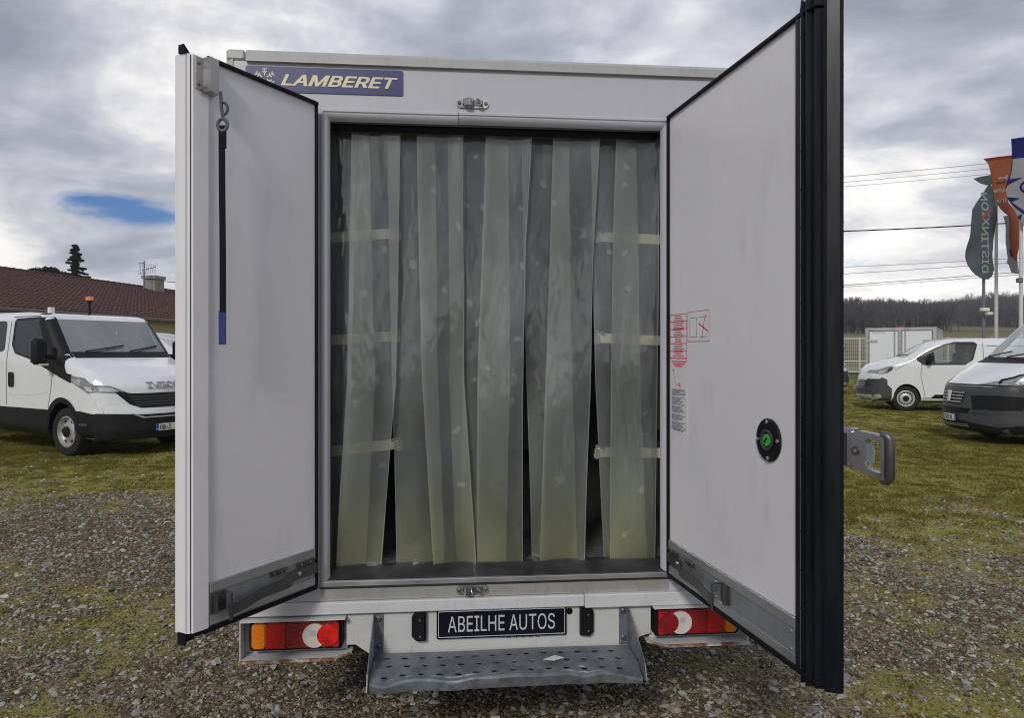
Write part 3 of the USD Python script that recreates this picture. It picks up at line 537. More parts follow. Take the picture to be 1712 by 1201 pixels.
    T('rust_run', cat_([bx(.02 + .009 * i, .026 + .009 * i, -.0012, .0, .441 + .003 * math.sin(i * 1.9), .446 + .003 * math.sin(i * 1.3)) for i in range(17)]), 'rust', smooth=False)
    # step
    holes = []
    for r, (v, n, off) in enumerate(((-.075, 14, 0), (-.145, 14, .012), (-.215, 14, .0))):
        for i in range(n): holes.append(affinity.scale(Point(-.435 + off + i * .068, v).buffer(.0112, 5), 1.15, 1.0))
    pl = sbox(-.485, -.252, .528, -.022).difference(unary_union(holes))
    v2, f2 = tri2d(pl, .03)
    dz = lambda u, v: smoothstep(-.17, -.252, v) * (-.020 * np.exp(-((u + .43) / .06) ** 2) - .014 * np.exp(-((u + .18) / .05) ** 2) - .012 * np.exp(-((u - .30) / .035) ** 2) - .030 * smoothstep(.36, .52, u) + .0015 * np.sin(u * 31)) + .0015 * np.sin(u * 9)
    z = .405 + dz(v2[:, 0], v2[:, 1]); k = len(v2)
    e = trimesh.Trimesh(v2 @ np.eye(2, 3), f2, process=False); edges = e.edges_sorted[trimesh.grouping.group_rows(e.edges_sorted, require_count=1)]
    V = np.vstack([np.column_stack([v2, z]), np.column_stack([v2, z - .0035])]); F_ = [f2, f2[:, ::-1] + k] + [np.array([[a, b, b + k], [a, b + k, a + k]]) for a, b in edges]
    rims = []
    for h_ in holes:
        c_ = h_.centroid; cz = .405 + float(dz(np.array([c_.x]), np.array([c_.y]))[0]); rg = revolve([(.0113, -.001), (.0116, .0009), (.0130, .0010), (.0150, .0001)], 12, 'z', (0, 0, 0)); rg.vertices = rg.vertices * [1.15, 1, 1] + [c_.x, c_.y, cz]; rims.append(rg)
    st = T('step_tread', cat_([TM(V, np.vstack(F_), process=False)] + rims), 'galvanised', smooth=30)
    us = np.linspace(-.485, .528, 60); g = np.array([[[u, -.252, .4045 + dz(u, -.252)], [u, -.262 - .004 * math.sin(u * 8), .398 + dz(u, -.252)], [u, -.258, .362 + .35 * dz(u, -.252) + .010 * max(0, u - .2)], [u, -.250, .362 + .35 * dz(u, -.252) + .010 * max(0, u - .2)]] for u in us])
    T('step_lip', grid(g), 'galvanised', st, 40)
    for s, u in ((-1, -.490), (1, .533)):
        q = Polygon([(-.002, .557), (-.020, .557), (-.262, .430), (-.285, .375), (-.245, .362), (-.004, .372)])
        b_ = T('step_bracket', prism(q, u, u + s * .004, 'x'), 'galvanised', smooth=False)
        fl = T('bracket_flange', bx(u, u - s * .034, -.006, -.001, .400, .556), 'galvanised', b_, False)
        for z in (.537, .428): T('bolt', [bolt((u - s * .017, -.006, z), (0, -1, 0), .011, .008)], 'dark_steel', b_)
    # chassis underneath
    T('chassis_rail', [bx(-.44, -.36, .06, 4.6, .40, .58), bx(.38, .46, .06, 4.6, .40, .58)], 'van_dark', smooth=False)
    T('cab', prism(Polygon([(3.7, .45), (5.7, .45), (5.75, .9), (5.55, 1.15), (4.9, 1.45), (4.4, 2.15), (3.7, 2.25)]), -.95, .97, 'x'), 'van_white', smooth=False)
    for v in (1.15, 4.9):
        for s, u in ((-1, -.80), (1, .82)): wheel(TRUCK, (u, v, .36), .36, .24, s, 'u')
def wheel(parent, c, R, w, side, axis='y', rim='rim_silver', holes=8):
    """tyre and rim; side is the outward direction along the axle"""
    h = w / 2; rr = R * .64
    ty = [(rr, -h * .8), (rr + .02, -h), (R - .035, -h), (R - .008, -h * .82), (R, -h * .5), (R, h * .5), (R - .008, h * .82), (R - .035, h), (rr + .02, h), (rr, h * .8)]
    fix = (lambda m: m) if axis == 'y' else (lambda m: (setattr(m, 'vertices', np.column_stack([m.vertices[:, 1], m.vertices[:, 0], m.vertices[:, 2]])), m.invert(), m)[2])
    def put(m):
        m = fix(m); m.apply_translation(c); return m
    t = obj('wheel', put(revolve(ty, 48)), 'tyre', parent, 40)
    s = side; d = [(rr + .004, s * h * .86), (rr - .012, s * h * .90), (rr - .022, s * h * .6), (rr * .80, s * h * .35), (rr * .60, s * h * .62), (rr * .42, s * h * .66), (rr * .40, s * h * .80), (.001, s * h * .82)]
    obj('rim', put(revolve(d, 40)), rim, t, 35)
    obj('hub', put(cat_([revolve([(rr * .36, s * h * .68), (rr * .34, s * h * .98), (rr * .2, s * h * 1.05), (.001, s * h * 1.06)], 20)])), 'van_dark', t, 35)
    for i in range(holes):
        a = 2 * PI * i / holes; q = np.array([math.cos(a), 0, math.sin(a)]) * rr * .71; tg = np.array([-math.sin(a), 0, math.cos(a)])
        nn = np.array([math.cos(a) * .35, s * .9, math.sin(a) * .35]); nn /= np.linalg.norm(nn)
        pts = [q + np.array([0, s * h * .485, 0]) + tg * rr * .13 * math.cos(b) + (np.cross(nn, tg)) * rr * .075 * math.sin(b) for b in np.linspace(0, 2 * PI, 10)[:-1]]
        obj('vent_hole', put(trimesh.convex.convex_hull(np.array(pts + [p + nn * .012 for p in pts]))), 'van_dark', t, False)
    return t
truck_body()

def rear_door(name, hinge, ang, w, zlo, zhi, side, label):
    """side -1 left, +1 right. s runs from hinge to free edge, n out of the lining face"""
    hl = loc2(hinge); d = np.array(ang) / np.linalg.norm(ang); d = np.array([d @ U_, d @ V_]); nin = np.array([-d[1], d[0]]) * (1 if side < 0 else -1)
    if nin[0] * side > 0: nin = -nin
    def mp(m):
        v = m.vertices; m = m.copy(); xy = hl + v[:, :1] * d + v[:, 1:2] * nin; m.vertices = np.column_stack([xy, v[:, 2]])
        if d[0] * nin[1] - d[1] * nin[0] < 0: m.invert()
        return m
    own = []      # everything on the door hangs one level below it
    def D(nm, mesh, mt, par, sm=32, lb=None):
        p = obj(nm, mp(cat_(mesh) if isinstance(mesh, list) else mesh), mt, own[0] if own else par, sm, lb)
        if not own: own.append(p)
        return p
    we = w + .115 if side > 0 else w + .071
    core = Polygon([(.0, .0), (w, .0), (w + .02, -.004), (we - .01, -.048), (we - .01, -.062), (-.01, -.062), (-.01, -.01)]) if side > 0 else Polygon([(0, 0), (w, 0), (w, .006), (w + .003, .008), (w + .057, .004), (w + .060, -.004), (w + .063, -.004), (w + .065, -.001), (w + .070, -.006), (w + .0715, -.011), (w + .0735, -.011), (w + .077, -.040), (w + .077, -.058), (-.01, -.058), (-.01, -.01)])
    door = D(name, prism(core, zlo, zhi, 'z'), 'door_lining' , TRUCK, False, label)
    # seals
    g = .015 if side > 0 else .017
    D('top_seal', [bx(-.012, we - (.03 if side > 0 else .06), -.03, .004, zhi + .001, zhi + g * .45, .003), bx(-.012, we - (.05 if side > 0 else .064), .001, .012, zhi - .002, zhi + g * .75, .003)], 'rubber', door)
    D('bottom_seal', [bx(-.012, we - .02, -.05, .004, zlo - g * .9, zlo - .001, .003), bx(-.012, we - .05, .001, .008, zlo - g, zlo + .002, .003)], 'rubber', door)
    D('hinge_seal', bx(-.016, -.001, -.03, .010, zlo, zhi, .003) if side > 0 else bx(-.012, -.001, -.03, .009, zlo, zhi, .003), 'rubber', door)
    zt = .838 if side < 0 else .832; k1 = w - .004
    kp = D('kick_plate', [bx(.004, k1, .001, .005, zlo + .004, zt, .001)], 'kick_plate', door, False)
    D('kick_plate_trim', [bx(.004, k1, .0052, .009, zt - .034, zt - .001, .002), bx(.004, k1, .0052, .0075, zlo + .006, zlo + .034, .001)], 'aluminium', kp)
    for s_ in (.03, w * .45, w - .03):
        for z in (zt - .048, zlo + .042): D('rivet', bolt((s_, .005, z), (0, 1, 0), .006, .004), 'brushed_steel', kp)
    # retaining bar with its stirrup
    zb = zlo + .072; L = w * .90 if side < 0 else .46
    ss = np.linspace(.002, L, 40); off = .012 + .020 * smoothstep(L * .28, L * .36, ss) + .012 * smoothstep(L * .72, L * .95, ss); rise = .010 * smoothstep(L * .25, L * .40, ss) * -1 - .012 * smoothstep(L * .62, L * .86, ss)
    g_ = np.array([[[s, n, zb + r + .019], [s, n + .005, zb + r + .019], [s, n + .005, zb + r - .019], [s, n, zb + r - .019], [s, n, zb + r + .019]] for s, n, r in zip(ss, off, rise)])
    bar = D('retaining_bar', grid(g_[:, ::-1]), 'dark_steel', kp, 30)
    D('pivot_bolt', bolt((L * .22, .017, zb + .002), (0, 1, 0), .009, .006), 'chrome', bar)
    for a, b in ((.01, .10), (L * .36, L * .52)):
        br = D('bar_clip', [bx(a, b, .0055, .009, zb + .021, zb + .040), bx(a, b, .009, .020, zb + .037, zb + .040)], 'dark_steel', bar, False)
        for q in (.25, .75): D('rivet', bolt((a + (b - a) * q, .009, zb + .030), (0, 1, 0), .005, .004), 'chrome', br)
    sx = L * .985
    D('stirrup', [bx(sx - .007, sx + .007, .046, .050, zb - .058, zb + .036, .0015), bx(sx - .007, sx + .004, .008, .048, zb + .032, zb + .036), bx(sx - .012, sx + .050, .0055, .009, zb - .030, zb + .036, .001), bx(sx + .034, sx + .038, .009, .026, zb - .028, zb + .034)], 'dark_steel', bar, False)
    return door, D, w
LH = at(526, 588, 2.784); RH = at(1120, 588, 2.935)
LD, LDf, LW = rear_door('rear_door', LH, (-.2354, -.424), .485, .692, 2.558, -1, 'narrow left rear door standing open with a strap hanging on its edge')
LDf('corner_seal', [prism(Polygon([(LW + .056, 2.5585), (LW + .082, 2.5585), (LW + .082, 2.585)]), -.036, -.008)], 'rubber', LD, False)
LDf('corner_seal', [bx(LW + .050, LW + .078, -.045, .000, .672, .6915), prism(Polygon([(LW + .060, .690), (LW + .082, .697), (LW + .082, .658)]), -.040, -.002)], 'rubber', LD, False)
LDf('edge_seal', [bx(LW + .0595, LW + .0625, -.006, -.0032, .70, 2.556), bx(LW + .0712, LW + .0732, -.013, -.0102, .70, 2.556)], 'dark_steel', LD, False)  # dark strips laid in the edge grooves to paint their shade, no seal
zb0, zb1 = 2.448, 2.552
bk = LDf('strap_bracket', [bx(LW - .010, LW + .055, .0095, .013, zb0, zb1, .001), prism(Polygon([(LW - .024, .001), (LW + .026, .010), (LW + .022, .045), (LW - .016, .036)]), zb0 - .004, zb1 + .003, 'z')], 'brushed_steel', LD, False)
for z in (zb0 + .015, zb1 - .02): LDf('screw', bolt((LW + .042, .013, z), (0, 1, 0), .005, .004), 'dark_steel', bk)
# right door furniture
RD, RDf, RW = rear_door('rear_door', RH, (.179, -.868), .886, .690, 2.556, 1, 'wide right rear door standing open with stickers and a round lock')
RDf('edge_seal', [bx(RW - .002, RW + .014, .001, .010, .676, 2.57, .003)], 'rubber_dusty', RD)
ed = RDf('edge_strip', [bx(RW + .0145, RW + .027, -.004, .006, .69, 2.556, .002)], 'aluminium', RD)
for i in range(17): RDf('screw', bolt((RW + .021, .006, .76 + i * .1085), (0, 1, 0), .0032, .0025), 'dark_steel', ed)
rp = [(RW + .0275, .008), (RW + .032, .014), (RW + .036, .013), (RW + .039, -.002), (RW + .047, -.006), (RW + .050, .011), (RW + .056, .010), (RW + .060, -.008), (RW + .068, -.016), (RW + .071, -.002), (RW + .076, -.003), (RW + .081, -.024), (RW + .090, -.032), (RW + .094, -.018), (RW + .100, -.022), (RW + .116, -.050), (RW + .116, -.062), (RW + .10, -.062), (RW + .03, -.006)]
RDf('ribbed_seal', prism(Polygon(rp), .662, 2.590, 'z'), 'rubber_dusty', RD, 25)
rng = np.random.default_rng(5)
RDf('torn_seal', [prism(Polygon([(RW + .012, 2.572), (RW + .045, 2.576), (RW + .040, 2.585), (RW + .020, 2.606)]), -.002, .004), prism(Polygon([(RW + .055, 2.586), (RW + .09, 2.59), (RW + .075, 2.615)]), -.012, -.006)], 'rubber_dusty', RD, False)
# stickers
def lines(rows, mt, nm, par):
    ms = [bx(a, b, .0006, .0014, z - h / 2, z + h / 2) for a, b, z, h in rows]; return RDf(nm, ms, mt, par, False)
def ht(s): return 0
st1 = RDf('warning_sticker', bx(.006, .158, .0001, .0006, 1.545, 1.748), 'door_lining', RD, False)
rows = [(.004, .006, 1.655, .186), (.158, .160, 1.655, .186)] + [(.004, .160, z, .0022) for z in (1.748, 1.720, 1.690, 1.660, 1.632, 1.602)] + [(.004, .160, 1.5735, .0035)]
for i in range(24):
    q = rng.uniform(.015, .055); rows.append((.02 + q * .6, .145 - q * .7, 1.742 - i * .0069, .0026))
rows += [(.018, .156, 1.560, .0040), (.03, .142, 1.551, .0035), (.052, .118, 1.542, .003)]
lines(rows, 'print_red', 'printed_text', st1)
st2 = RDf('diagram_sticker', bx(.168, .345, .0001, .0006, 1.638, 1.752), 'door_lining', RD, False)
rows = [(.168, .345, 1.7515, .0014), (.168, .345, 1.6385, .0014), (.168, .1695, 1.695, .113), (.3435, .345, 1.695, .113)]
lines(rows, 'print_red', 'sticker_border', st2)
lines([(.185, .245, 1.728, .0012), (.185, .245, 1.655, .0012), (.185, .1865, 1.692, .073), (.2435, .245, 1.692, .073), (.262, .325, 1.728, .0012), (.262, .325, 1.655, .0012)], 'print_blue', 'diagram', st2)
def slash(a, b, wdt): 
    a, b = np.array(a), np.array(b); e = (b - a) / np.linalg.norm(b - a); nn = np.array([-e[1], e[0]]) * wdt; return prism(Polygon([a - nn, a + nn, b + nn, b - nn]), .0008, .0018)
RDf('red_cross', [slash((.262, 1.705), (.332, 1.675), .0022), slash((.285, 1.650), (.313, 1.738), .0012)], 'print_red', st2, False)
RDf('red_sketch', [slash((.035, 1.525), (.06, 1.47), .0004), slash((.06, 1.468), (.11, 1.462), .0005), slash((.03, 1.528), (.045, 1.524), .001), slash((.085, 1.475), (.10, 1.468), .0012)], 'print_red', st1, False)
rows = []; z = 1.448
for k, n in enumerate((6, 7, 6, 6, 7)):
    for i in range(n): rows.append((.020, rng.uniform(.105, .150) - .02 * (i % 3 == 2), z, .0019)); z -= .0046
    z -= .004
st3 = RDf('notice_sticker', bx(.012, .165, .0001, .0006, 1.275, 1.455), 'door_lining', RD, False)
lines(rows, 'print_blue', 'printed_text', st3); lines([(.035, .065, 1.287, .003), (.07, .10, 1.2865, .003), (.11, .125, 1.286, .003)], 'print_blue', 'sticker_signature', st3)
# round inner release
C = (.737, 0, 1.327)
rl = RDf('release_disc', revolve([(.066, .0006), (.067, .005), (.064, .008), (.050, .0085), (.044, .006), (.034, .009), (.001, .009)], 40, 'y', C), 'black_plastic', RD, 40)
RDf('release_ring', revolve([(.033, .009), (.033, .013), (.029, .015), (.025, .013), (.024, .0095)], 32, 'y', C), 'grey_plastic', rl, 40)
RDf('release_button', revolve([(.019, .0092), (.019, .0125), (.016, .0135), (.001, .0135)], 24, 'y', C), 'lock_green', rl, 40)
RDf('arrow', [slash((C[0] - .007, C[2] - .007), (C[0] + .007, C[2] + .007), .0035).apply_translation((0, .0132, 0))], 'plate_black', rl, False)
for a in range(4): RDf('screw', bolt((C[0] + .056 * math.cos(a * PI / 2 + .05), .0085, C[2] + .056 * math.sin(a * PI / 2 + .05)), (0, 1, 0), .006, .004), 'aluminium', rl)
# outside handle of the right door
def handle():
    A, B = at(1392, 588, 2.10), at(1490, 588, 1.93); a, b = loc2(A), loc2(B); e = (b - a) / np.linalg.norm(b - a); Ln = np.linalg.norm(b - a)
    zc = lambda x: 1.322 - .010 * x / Ln
    def mp(m):
        v = m.vertices; nn = np.array([e[1], -e[0]]); xy = a + v[:, :1] * e + v[:, 1:2] * nn; m = m.copy(); m.vertices = np.column_stack([xy, v[:, 2]]); m.invert(); return m
    H = lambda nm, ms, mt, par, sm=30: obj(nm, mp(cat_(ms) if isinstance(ms, list) else ms), mt, RD, sm)
    z0, z1 = 1.262, 1.380
    base = H('door_handle', [bx(-.10, Ln * .36, -.018, .006, z0 + .010, z1 + .004, .005)], 'dark_steel', RD)
    H('handle_cover', [bx(-.10, Ln * .40, -.022, .010, z1 - .016, z1 + .003, .004), bx(Ln * .30, Ln * .36, -.01, .012, z0 + .012, z1 - .012, .003)], 'chrome', base)
    x0, x1 = Ln * .34, Ln * .93
    out = Polygon([(x0, z0 + .03), (x0 + .02, z0 + .006), (x1 - .03, z0 - .006), (x1, z0 - .012), (x1, z1 - .014), (x1 - .03, z1 - .006), (x0 + .03, z1 - .002), (x0, z1 - .012)]).buffer(-.004).buffer(.004, 3)
    hole = Polygon([(x0 + .052, z0 + .030), (x0 + .062, z0 + .012), (x1 - .010, z0 + .006), (x1 - .010, z1 - .028), (x0 + .060, z1 - .020), (x0 + .052, z1 - .034)]).buffer(-.004).buffer(.004, 3)
    lv = H('handle_lever', [prism(out.difference(hole), -.012, .012)], 'brushed_steel', base, 25)
    H('handle_window', [bx(x0 + .050, x0 + .068, -.010, .002, z0 + .03, z1 - .036)], 'kick_plate', lv)
    H('handle_grip', [tube([(x1 - .012, 0, z0 - .012), (x1, 0, z0 - .014), (x1 + .010, 0, z0 - .004), (x1 + .010, 0, z1 - .018), (x1, 0, z1 - .008), (x1 - .012, 0, z1 - .010)], .0125, 12)], 'dark_steel', lv, 50)
    H('key_barrel', [revolve([(.012, .012), (.012, .016), (.009, .017), (.001, .016)], 20, 'y', (x0 + .024, 0, (z0 + z1) / 2))], 'dark_steel', lv)
    H('keyhole', [revolve([(.006, .0165), (.005, .018), (.0008, .018)], 14, 'y', (x0 + .024, 0, (z0 + z1) / 2))], 'chrome', lv)
handle()

# strap hanging on the left door
def strap():
    t = thing('hanging_strap', 'black webbing strap with blue end hanging from a hook on the left door', 'strap', (TO[0], TO[1], 0), 5.3)
    c = at(372, 588, 2.335); x = loc2(c); e = np.array([1.0, -.08]); e /= np.linalg.norm(e)
    P = lambda q, n, z: (x[0] + q, x[1] + n, z)
    obj('hook', [tube([P(-.006, 0, 2.446), P(-.004, 0, 2.40), P(.000, 0, 2.37)], .0055, 8), tube([P(.002 + .014 * math.sin(a), 0, 2.392 + .020 * math.cos(a)) for a in np.linspace(-.7, 3.5, 14)], .005, 8), tube([P(.0 + .015 * math.sin(a), 0, 2.338 + .020 * math.cos(a)) for a in np.linspace(0, 2 * PI, 20)], .0058, 8), tube([P(0, 0, 2.355), P(.002, 0, 2.376)], .006, 8)], 'dark_steel', t, 40)
    zs = np.linspace(2.334, 1.728, 40); g = np.array([[[x[0] + q + .002 * math.sin(z * 5), x[1] + .004 * math.sin(z * 7) + n, z] for q, n in ((-.010, -.0015), (.010, -.0015), (.010, .0015), (-.010, .0015), (-.010, -.0015))] for z in zs])
    obj('webbing', [grid(g), bx(x[0] - .0105, x[0] + .012, x[1] - .004, x[1] + .003, 2.262, 2.336)], 'strap_black', t, False)
    zs = np.linspace(1.732, 1.622, 8); g = np.array([[[x[0] + q - .002 + .002 * math.sin(z * 5), x[1] + n, z] for q, n in ((-.011, -.003), (.011, -.003), (.011, .003), (-.011, .003), (-.011, -.003))] for z in zs])
    obj('blue_sleeve', grid(g), 'strap_blue', t, False)
strap()

# PVC strip curtain
def curtain():
    t = thing('strip_curtain', 'translucent PVC strip curtain hanging in the open rear doorway of the truck', 'curtain', (TO[0], TO[1], 0), 5.3)
    # left edge and right edge at y 215, 640, 950 of the picture, hem, layer
    S = [((551, 551, 554), (617, 626, 611), 950, 1), ((589, 581, 563), (670, 661, 637), 953, 0), ((647, 656, 663), (726, 732, 743), 954, 1), ((697, 706, 726), (774, 775, 797), 954, 0),
         ((776, 774, 771), (849, 852, 845), 951, 1), ((813, 799, 798), (873, 875, 873), 948, 0), ((889, 879, 891), (950, 956, 966), 938, 1), ((926, 912, 902), (1002, 987, 977), 941, 0), ((988, 995, 1010), (1063, 1071, 1081), 940, 1), ((1030, 1021, 1020), (1103, 1097, 1094), 940, 0)]
    S.append(((750, 752, 764), (776, 774.5, 776), 952, 2))
    rng = np.random.default_rng(12)
    for k, (L, R, hem, lay) in enumerate(S):
        v0 = .100 + .030 * lay; ny, nx = 60, 27; ph = rng.uniform(0, 6, 4); pts = []
        pys = np.linspace(206, hem, ny); lx = np.interp(pys, (215, 640, 950), L); rx = np.interp(pys, (215, 640, 950), R)
        if k == 6: lx = np.interp(pys, (215, 440, 640, 950), (873, 877, 881, 891))
        if k == 7: rx = np.interp(pys, (215, 440, 640, 950), (1003, 990, 987, 977))
        if k == 8: lx = np.interp(pys, (215, 440, 640, 950), (988, 992, 996, 1010))
        if k == 5: rx = np.interp(pys, (215, 400, 640, 950), (889, 878, 874, 873))
        amp = .004 + .007 * np.linspace(0, 1, ny)
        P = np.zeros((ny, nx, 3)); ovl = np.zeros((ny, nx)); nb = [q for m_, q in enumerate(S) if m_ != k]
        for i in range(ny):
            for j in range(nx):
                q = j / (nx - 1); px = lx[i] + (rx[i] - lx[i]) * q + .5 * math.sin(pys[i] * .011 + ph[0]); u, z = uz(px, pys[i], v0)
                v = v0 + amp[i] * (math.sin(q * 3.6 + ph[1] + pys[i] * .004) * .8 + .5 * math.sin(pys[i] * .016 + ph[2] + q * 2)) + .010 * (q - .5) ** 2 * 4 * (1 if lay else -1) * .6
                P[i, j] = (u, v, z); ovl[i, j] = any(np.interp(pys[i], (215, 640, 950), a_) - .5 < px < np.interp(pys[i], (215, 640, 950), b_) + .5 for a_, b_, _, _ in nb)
        th = np.array([0, .0035, 0]); A = P; B = P + th
        ring = np.concatenate([A, B[:, ::-1], A[:, :1]], 1)        # closed section, hem left as two edge rows
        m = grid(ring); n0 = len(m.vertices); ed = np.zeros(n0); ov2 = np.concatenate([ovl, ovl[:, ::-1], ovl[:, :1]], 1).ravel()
        hemv = np.concatenate([np.vstack([A[-1], B[-1]])]); idx = [[n0 + j, n0 + j + 1, n0 + nx + j + 1] for j in range(nx - 1)] + [[n0 + j, n0 + nx + j + 1, n0 + nx + j] for j in range(nx - 1)]
        # side edges again as their own faces, the light caught in them painted on
        sv = []; sf = []
        for col in (0, nx - 1):
            b = n0 + len(hemv) + len(sv); dx = np.array([(-.0012 if col == 0 else .0012), -.0006, 0])
            col_v = np.concatenate([A[:, col] + dx, A[:, col] - dx * 2.2 + [0, -.0008, 0]]); sv += list(col_v)
            for i in range(ny - 1): sf += [[b + i, b + i + 1, b + ny + i + 1], [b + i, b + ny + i + 1, b + ny + i]]
        V = np.vstack([m.vertices, hemv, np.array(sv)]); F_ = np.vstack([m.faces, idx, sf]); ed = np.concatenate([ed, np.full(len(hemv), .8), np.full(len(sv), .75)])
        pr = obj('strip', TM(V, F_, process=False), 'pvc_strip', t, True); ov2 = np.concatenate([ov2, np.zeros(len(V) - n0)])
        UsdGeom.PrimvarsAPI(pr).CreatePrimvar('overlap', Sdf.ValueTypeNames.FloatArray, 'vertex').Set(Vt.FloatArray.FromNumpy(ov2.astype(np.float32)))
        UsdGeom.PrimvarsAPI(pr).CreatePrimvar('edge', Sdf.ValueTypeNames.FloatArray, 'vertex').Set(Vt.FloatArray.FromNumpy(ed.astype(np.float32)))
    obj('hanging_rail', bx(-.665, .680, .092, .165, 2.500, 2.522), 'dark_steel', t, False)
curtain()
def scrap():
    w = np.array([[-.0, 0], [.05, .028], [.085, .012], [.040, -.022]]); g = prism(Polygon(w), 0, .0012, 'z'); g.vertices[:, 2] += .004 * np.sin(g.vertices[:, 0] * 40)
    u, v = .165, -.145; p = obj('paper_scrap', g, 'paper', None, False); x = UsdGeom.Xformable(p); wpos = TO + u * U_ + v * V_
    x.AddTranslateOp().Set(Gf.Vec3d(wpos[0], wpos[1], .4085)); x.AddRotateZOp().Set(5.3)
    tag(p, 'torn scrap of white paper stuck on the galvanised step', 'paper')
scrap()
# ---------------------------------------------------------------- vans and trucks in the yard
class Van:
    """a vehicle whose nose is at x = 0 and whose tail is at x = length; y is across, z up"""
    def __init__(s, root, prof, W, r, bulge, taper, tumble, belt, smooth=.05):
        s.root, s.W, s.r, s.bulge, s.taper, s.tumble, s.belt = root, W, r, bulge, taper, tumble, belt
        s.P = Polygon(prof).buffer(-smooth, 6).buffer(2 * smooth, 6).buffer(-smooth, 6); s.ext = s.P.exterior
        zs = np.linspace(s.P.bounds[1] + .01, s.P.bounds[3] - .01, 160); s.fz = zs
        s.fx = np.array([s.P.intersection(LineString([(-1, z), (9, z)])).bounds[0] for z in zs])
    def side_y(s, xz):
        d = shapely.distance(shapely.points(xz), s.ext); d = np.minimum(d, s.r); return s.W - s.r + np.sqrt(np.maximum(s.r ** 2 - (s.r - d) ** 2, 0))
    def deform(s, v):
        x, y, z = v[:, 0].copy(), v[:, 1].copy(), v[:, 2]; t = y / s.W; f = np.maximum(0, 1 - np.maximum(x, 0) / 2.2) ** 1.6
        y = y * (1 - s.taper * np.maximum(0, 1 - np.maximum(x, 0) / 1.3) ** 2) * (1 - s.tumble * np.maximum(0, z - s.belt)); x = x + s.bulge * f * t * t
        return np.column_stack([x, y, z])
    def put(s, name, m, mt, parent=None, sm=35):
        m = cat_(m) if isinstance(m, list) else m; m = TM(s.deform(m.vertices), m.faces, process=False); m.merge_vertices(digits_vertex=5); m.remove_unreferenced_vertices()
        y = m.vertices[:, 1][m.faces]; lo, hi = y.min(1), y.max(1)
        if name != 'wheel_arch' and not np.any((lo < -.02) & (hi > .02)) and np.any(hi <= .02) and np.any(hi > .02):     # one piece on each side of the vehicle
            out = [m.submesh([np.nonzero(q)[0]], append=True) for q in (hi <= .02, hi > .02)]; obj(name, out[0], mt, parent or s.root, sm); return obj(name, out[1], mt, parent or s.root, sm)
        return obj(name, m, mt, parent or s.root, sm)
    def side(s, poly, eps=.004, sides=(-1, 1), size=.10):
        out = []; poly = poly.intersection(s.P)
        v, f = tri2d(poly, size)
        if not len(v): return TM(np.zeros((3, 3)), np.array([[0, 1, 2]]), process=False)
        y = s.side_y(v) + eps
        if eps > .001:      # follow the rounded edge outwards too
            d = shapely.distance(shapely.points(v), s.ext); b = shapely.get_coordinates(shapely.line_interpolate_point(s.ext, shapely.line_locate_point(s.ext, shapely.points(v)))); c = np.array(s.P.centroid.coords[0])
            o = np.where(d[:, None] > 1e-3, b - v, v - c); o /= np.linalg.norm(o, axis=1)[:, None] + 1e-9; v = v + o * (eps * np.clip(1 - d / (.6 * s.r), 0, 1))[:, None]
        for k in sides: out.append(TM(np.column_stack([v[:, 0], k * y, v[:, 1]]), f if k < 0 else f[:, ::-1], process=False))
        return cat_(out)
    def front(s, poly, eps=.004, size=.08):
        v, f = tri2d(poly, size); a = np.abs(v[:, 0]) - (s.W - s.r); d = np.where(a > 0, s.r - np.sqrt(np.maximum(s.r ** 2 - np.minimum(a, s.r) ** 2, 0)), 0)
        x = np.interp(v[:, 1], s.fz, s.fx) - eps + d; return TM(np.column_stack([x, v[:, 0], v[:, 1]]), f[:, ::-1], process=False)
    def shell(s, windows, arches, screen, floor_z):
        holes = unary_union(list(windows) + list(arches)); ds = [0, .012, .03, .06, s.r]; ms = []
        for i in range(5):
            a = s.P.buffer(-ds[i]) if ds[i] else s.P; ring = a.difference(s.P.buffer(-ds[i + 1])) if i < 4 else a
            ms.append(s.side(ring.difference(holes), 0, size=.14))
        L = s.ext.length; n = int(L / .05); pts = np.array([s.ext.interpolate(q / n * L).coords[0] for q in range(n)]); pts = np.vstack([pts, pts[:1]])
        mid = (pts[1:] + pts[:-1]) / 2; xm = np.interp(mid[:, 1], s.fz, s.fx); ontop = (mid[:, 1] > screen[0]) & (mid[:, 1] < screen[1]) & (np.abs(mid[:, 0] - xm) < .08)
        t = np.linspace(-1, 1, 17) * (s.W - s.r); low = mid[:, 1] < floor_z
        def strip(sel, y): 
            out = []
            for i in np.nonzero(sel)[0]: out.append(grid(np.array([[[p[0], q, p[1]] for q in y] for p in (pts[i], pts[i + 1])])))
            return cat_(out)
        ms.append(strip(~ontop & ~low, t)); s.put('body', ms, 'van_white')
        s.put('underbody', strip(low, t), 'van_dark'); s.put('windscreen', strip(ontop, t), 'windscreen_glass')
        ar = []
        for a in arches:
            if a.bounds[3] - a.bounds[1] < .3: continue
            c = np.array(a.exterior.coords); c = c[c[:, 1] > .22]
            for k in (-1, 1): ar.append(grid(np.array([[[p[0], k * (s.W - .01), p[1]], [p[0], k * (s.W - .38), p[1]]] for p in c])))
            ar.append(bx(a.bounds[0] - .05, a.bounds[2] + .05, -(s.W - .37), s.W - .37, .25, a.bounds[3] + .03))
        s.put('wheel_arch', ar, 'van_dark', None, False)
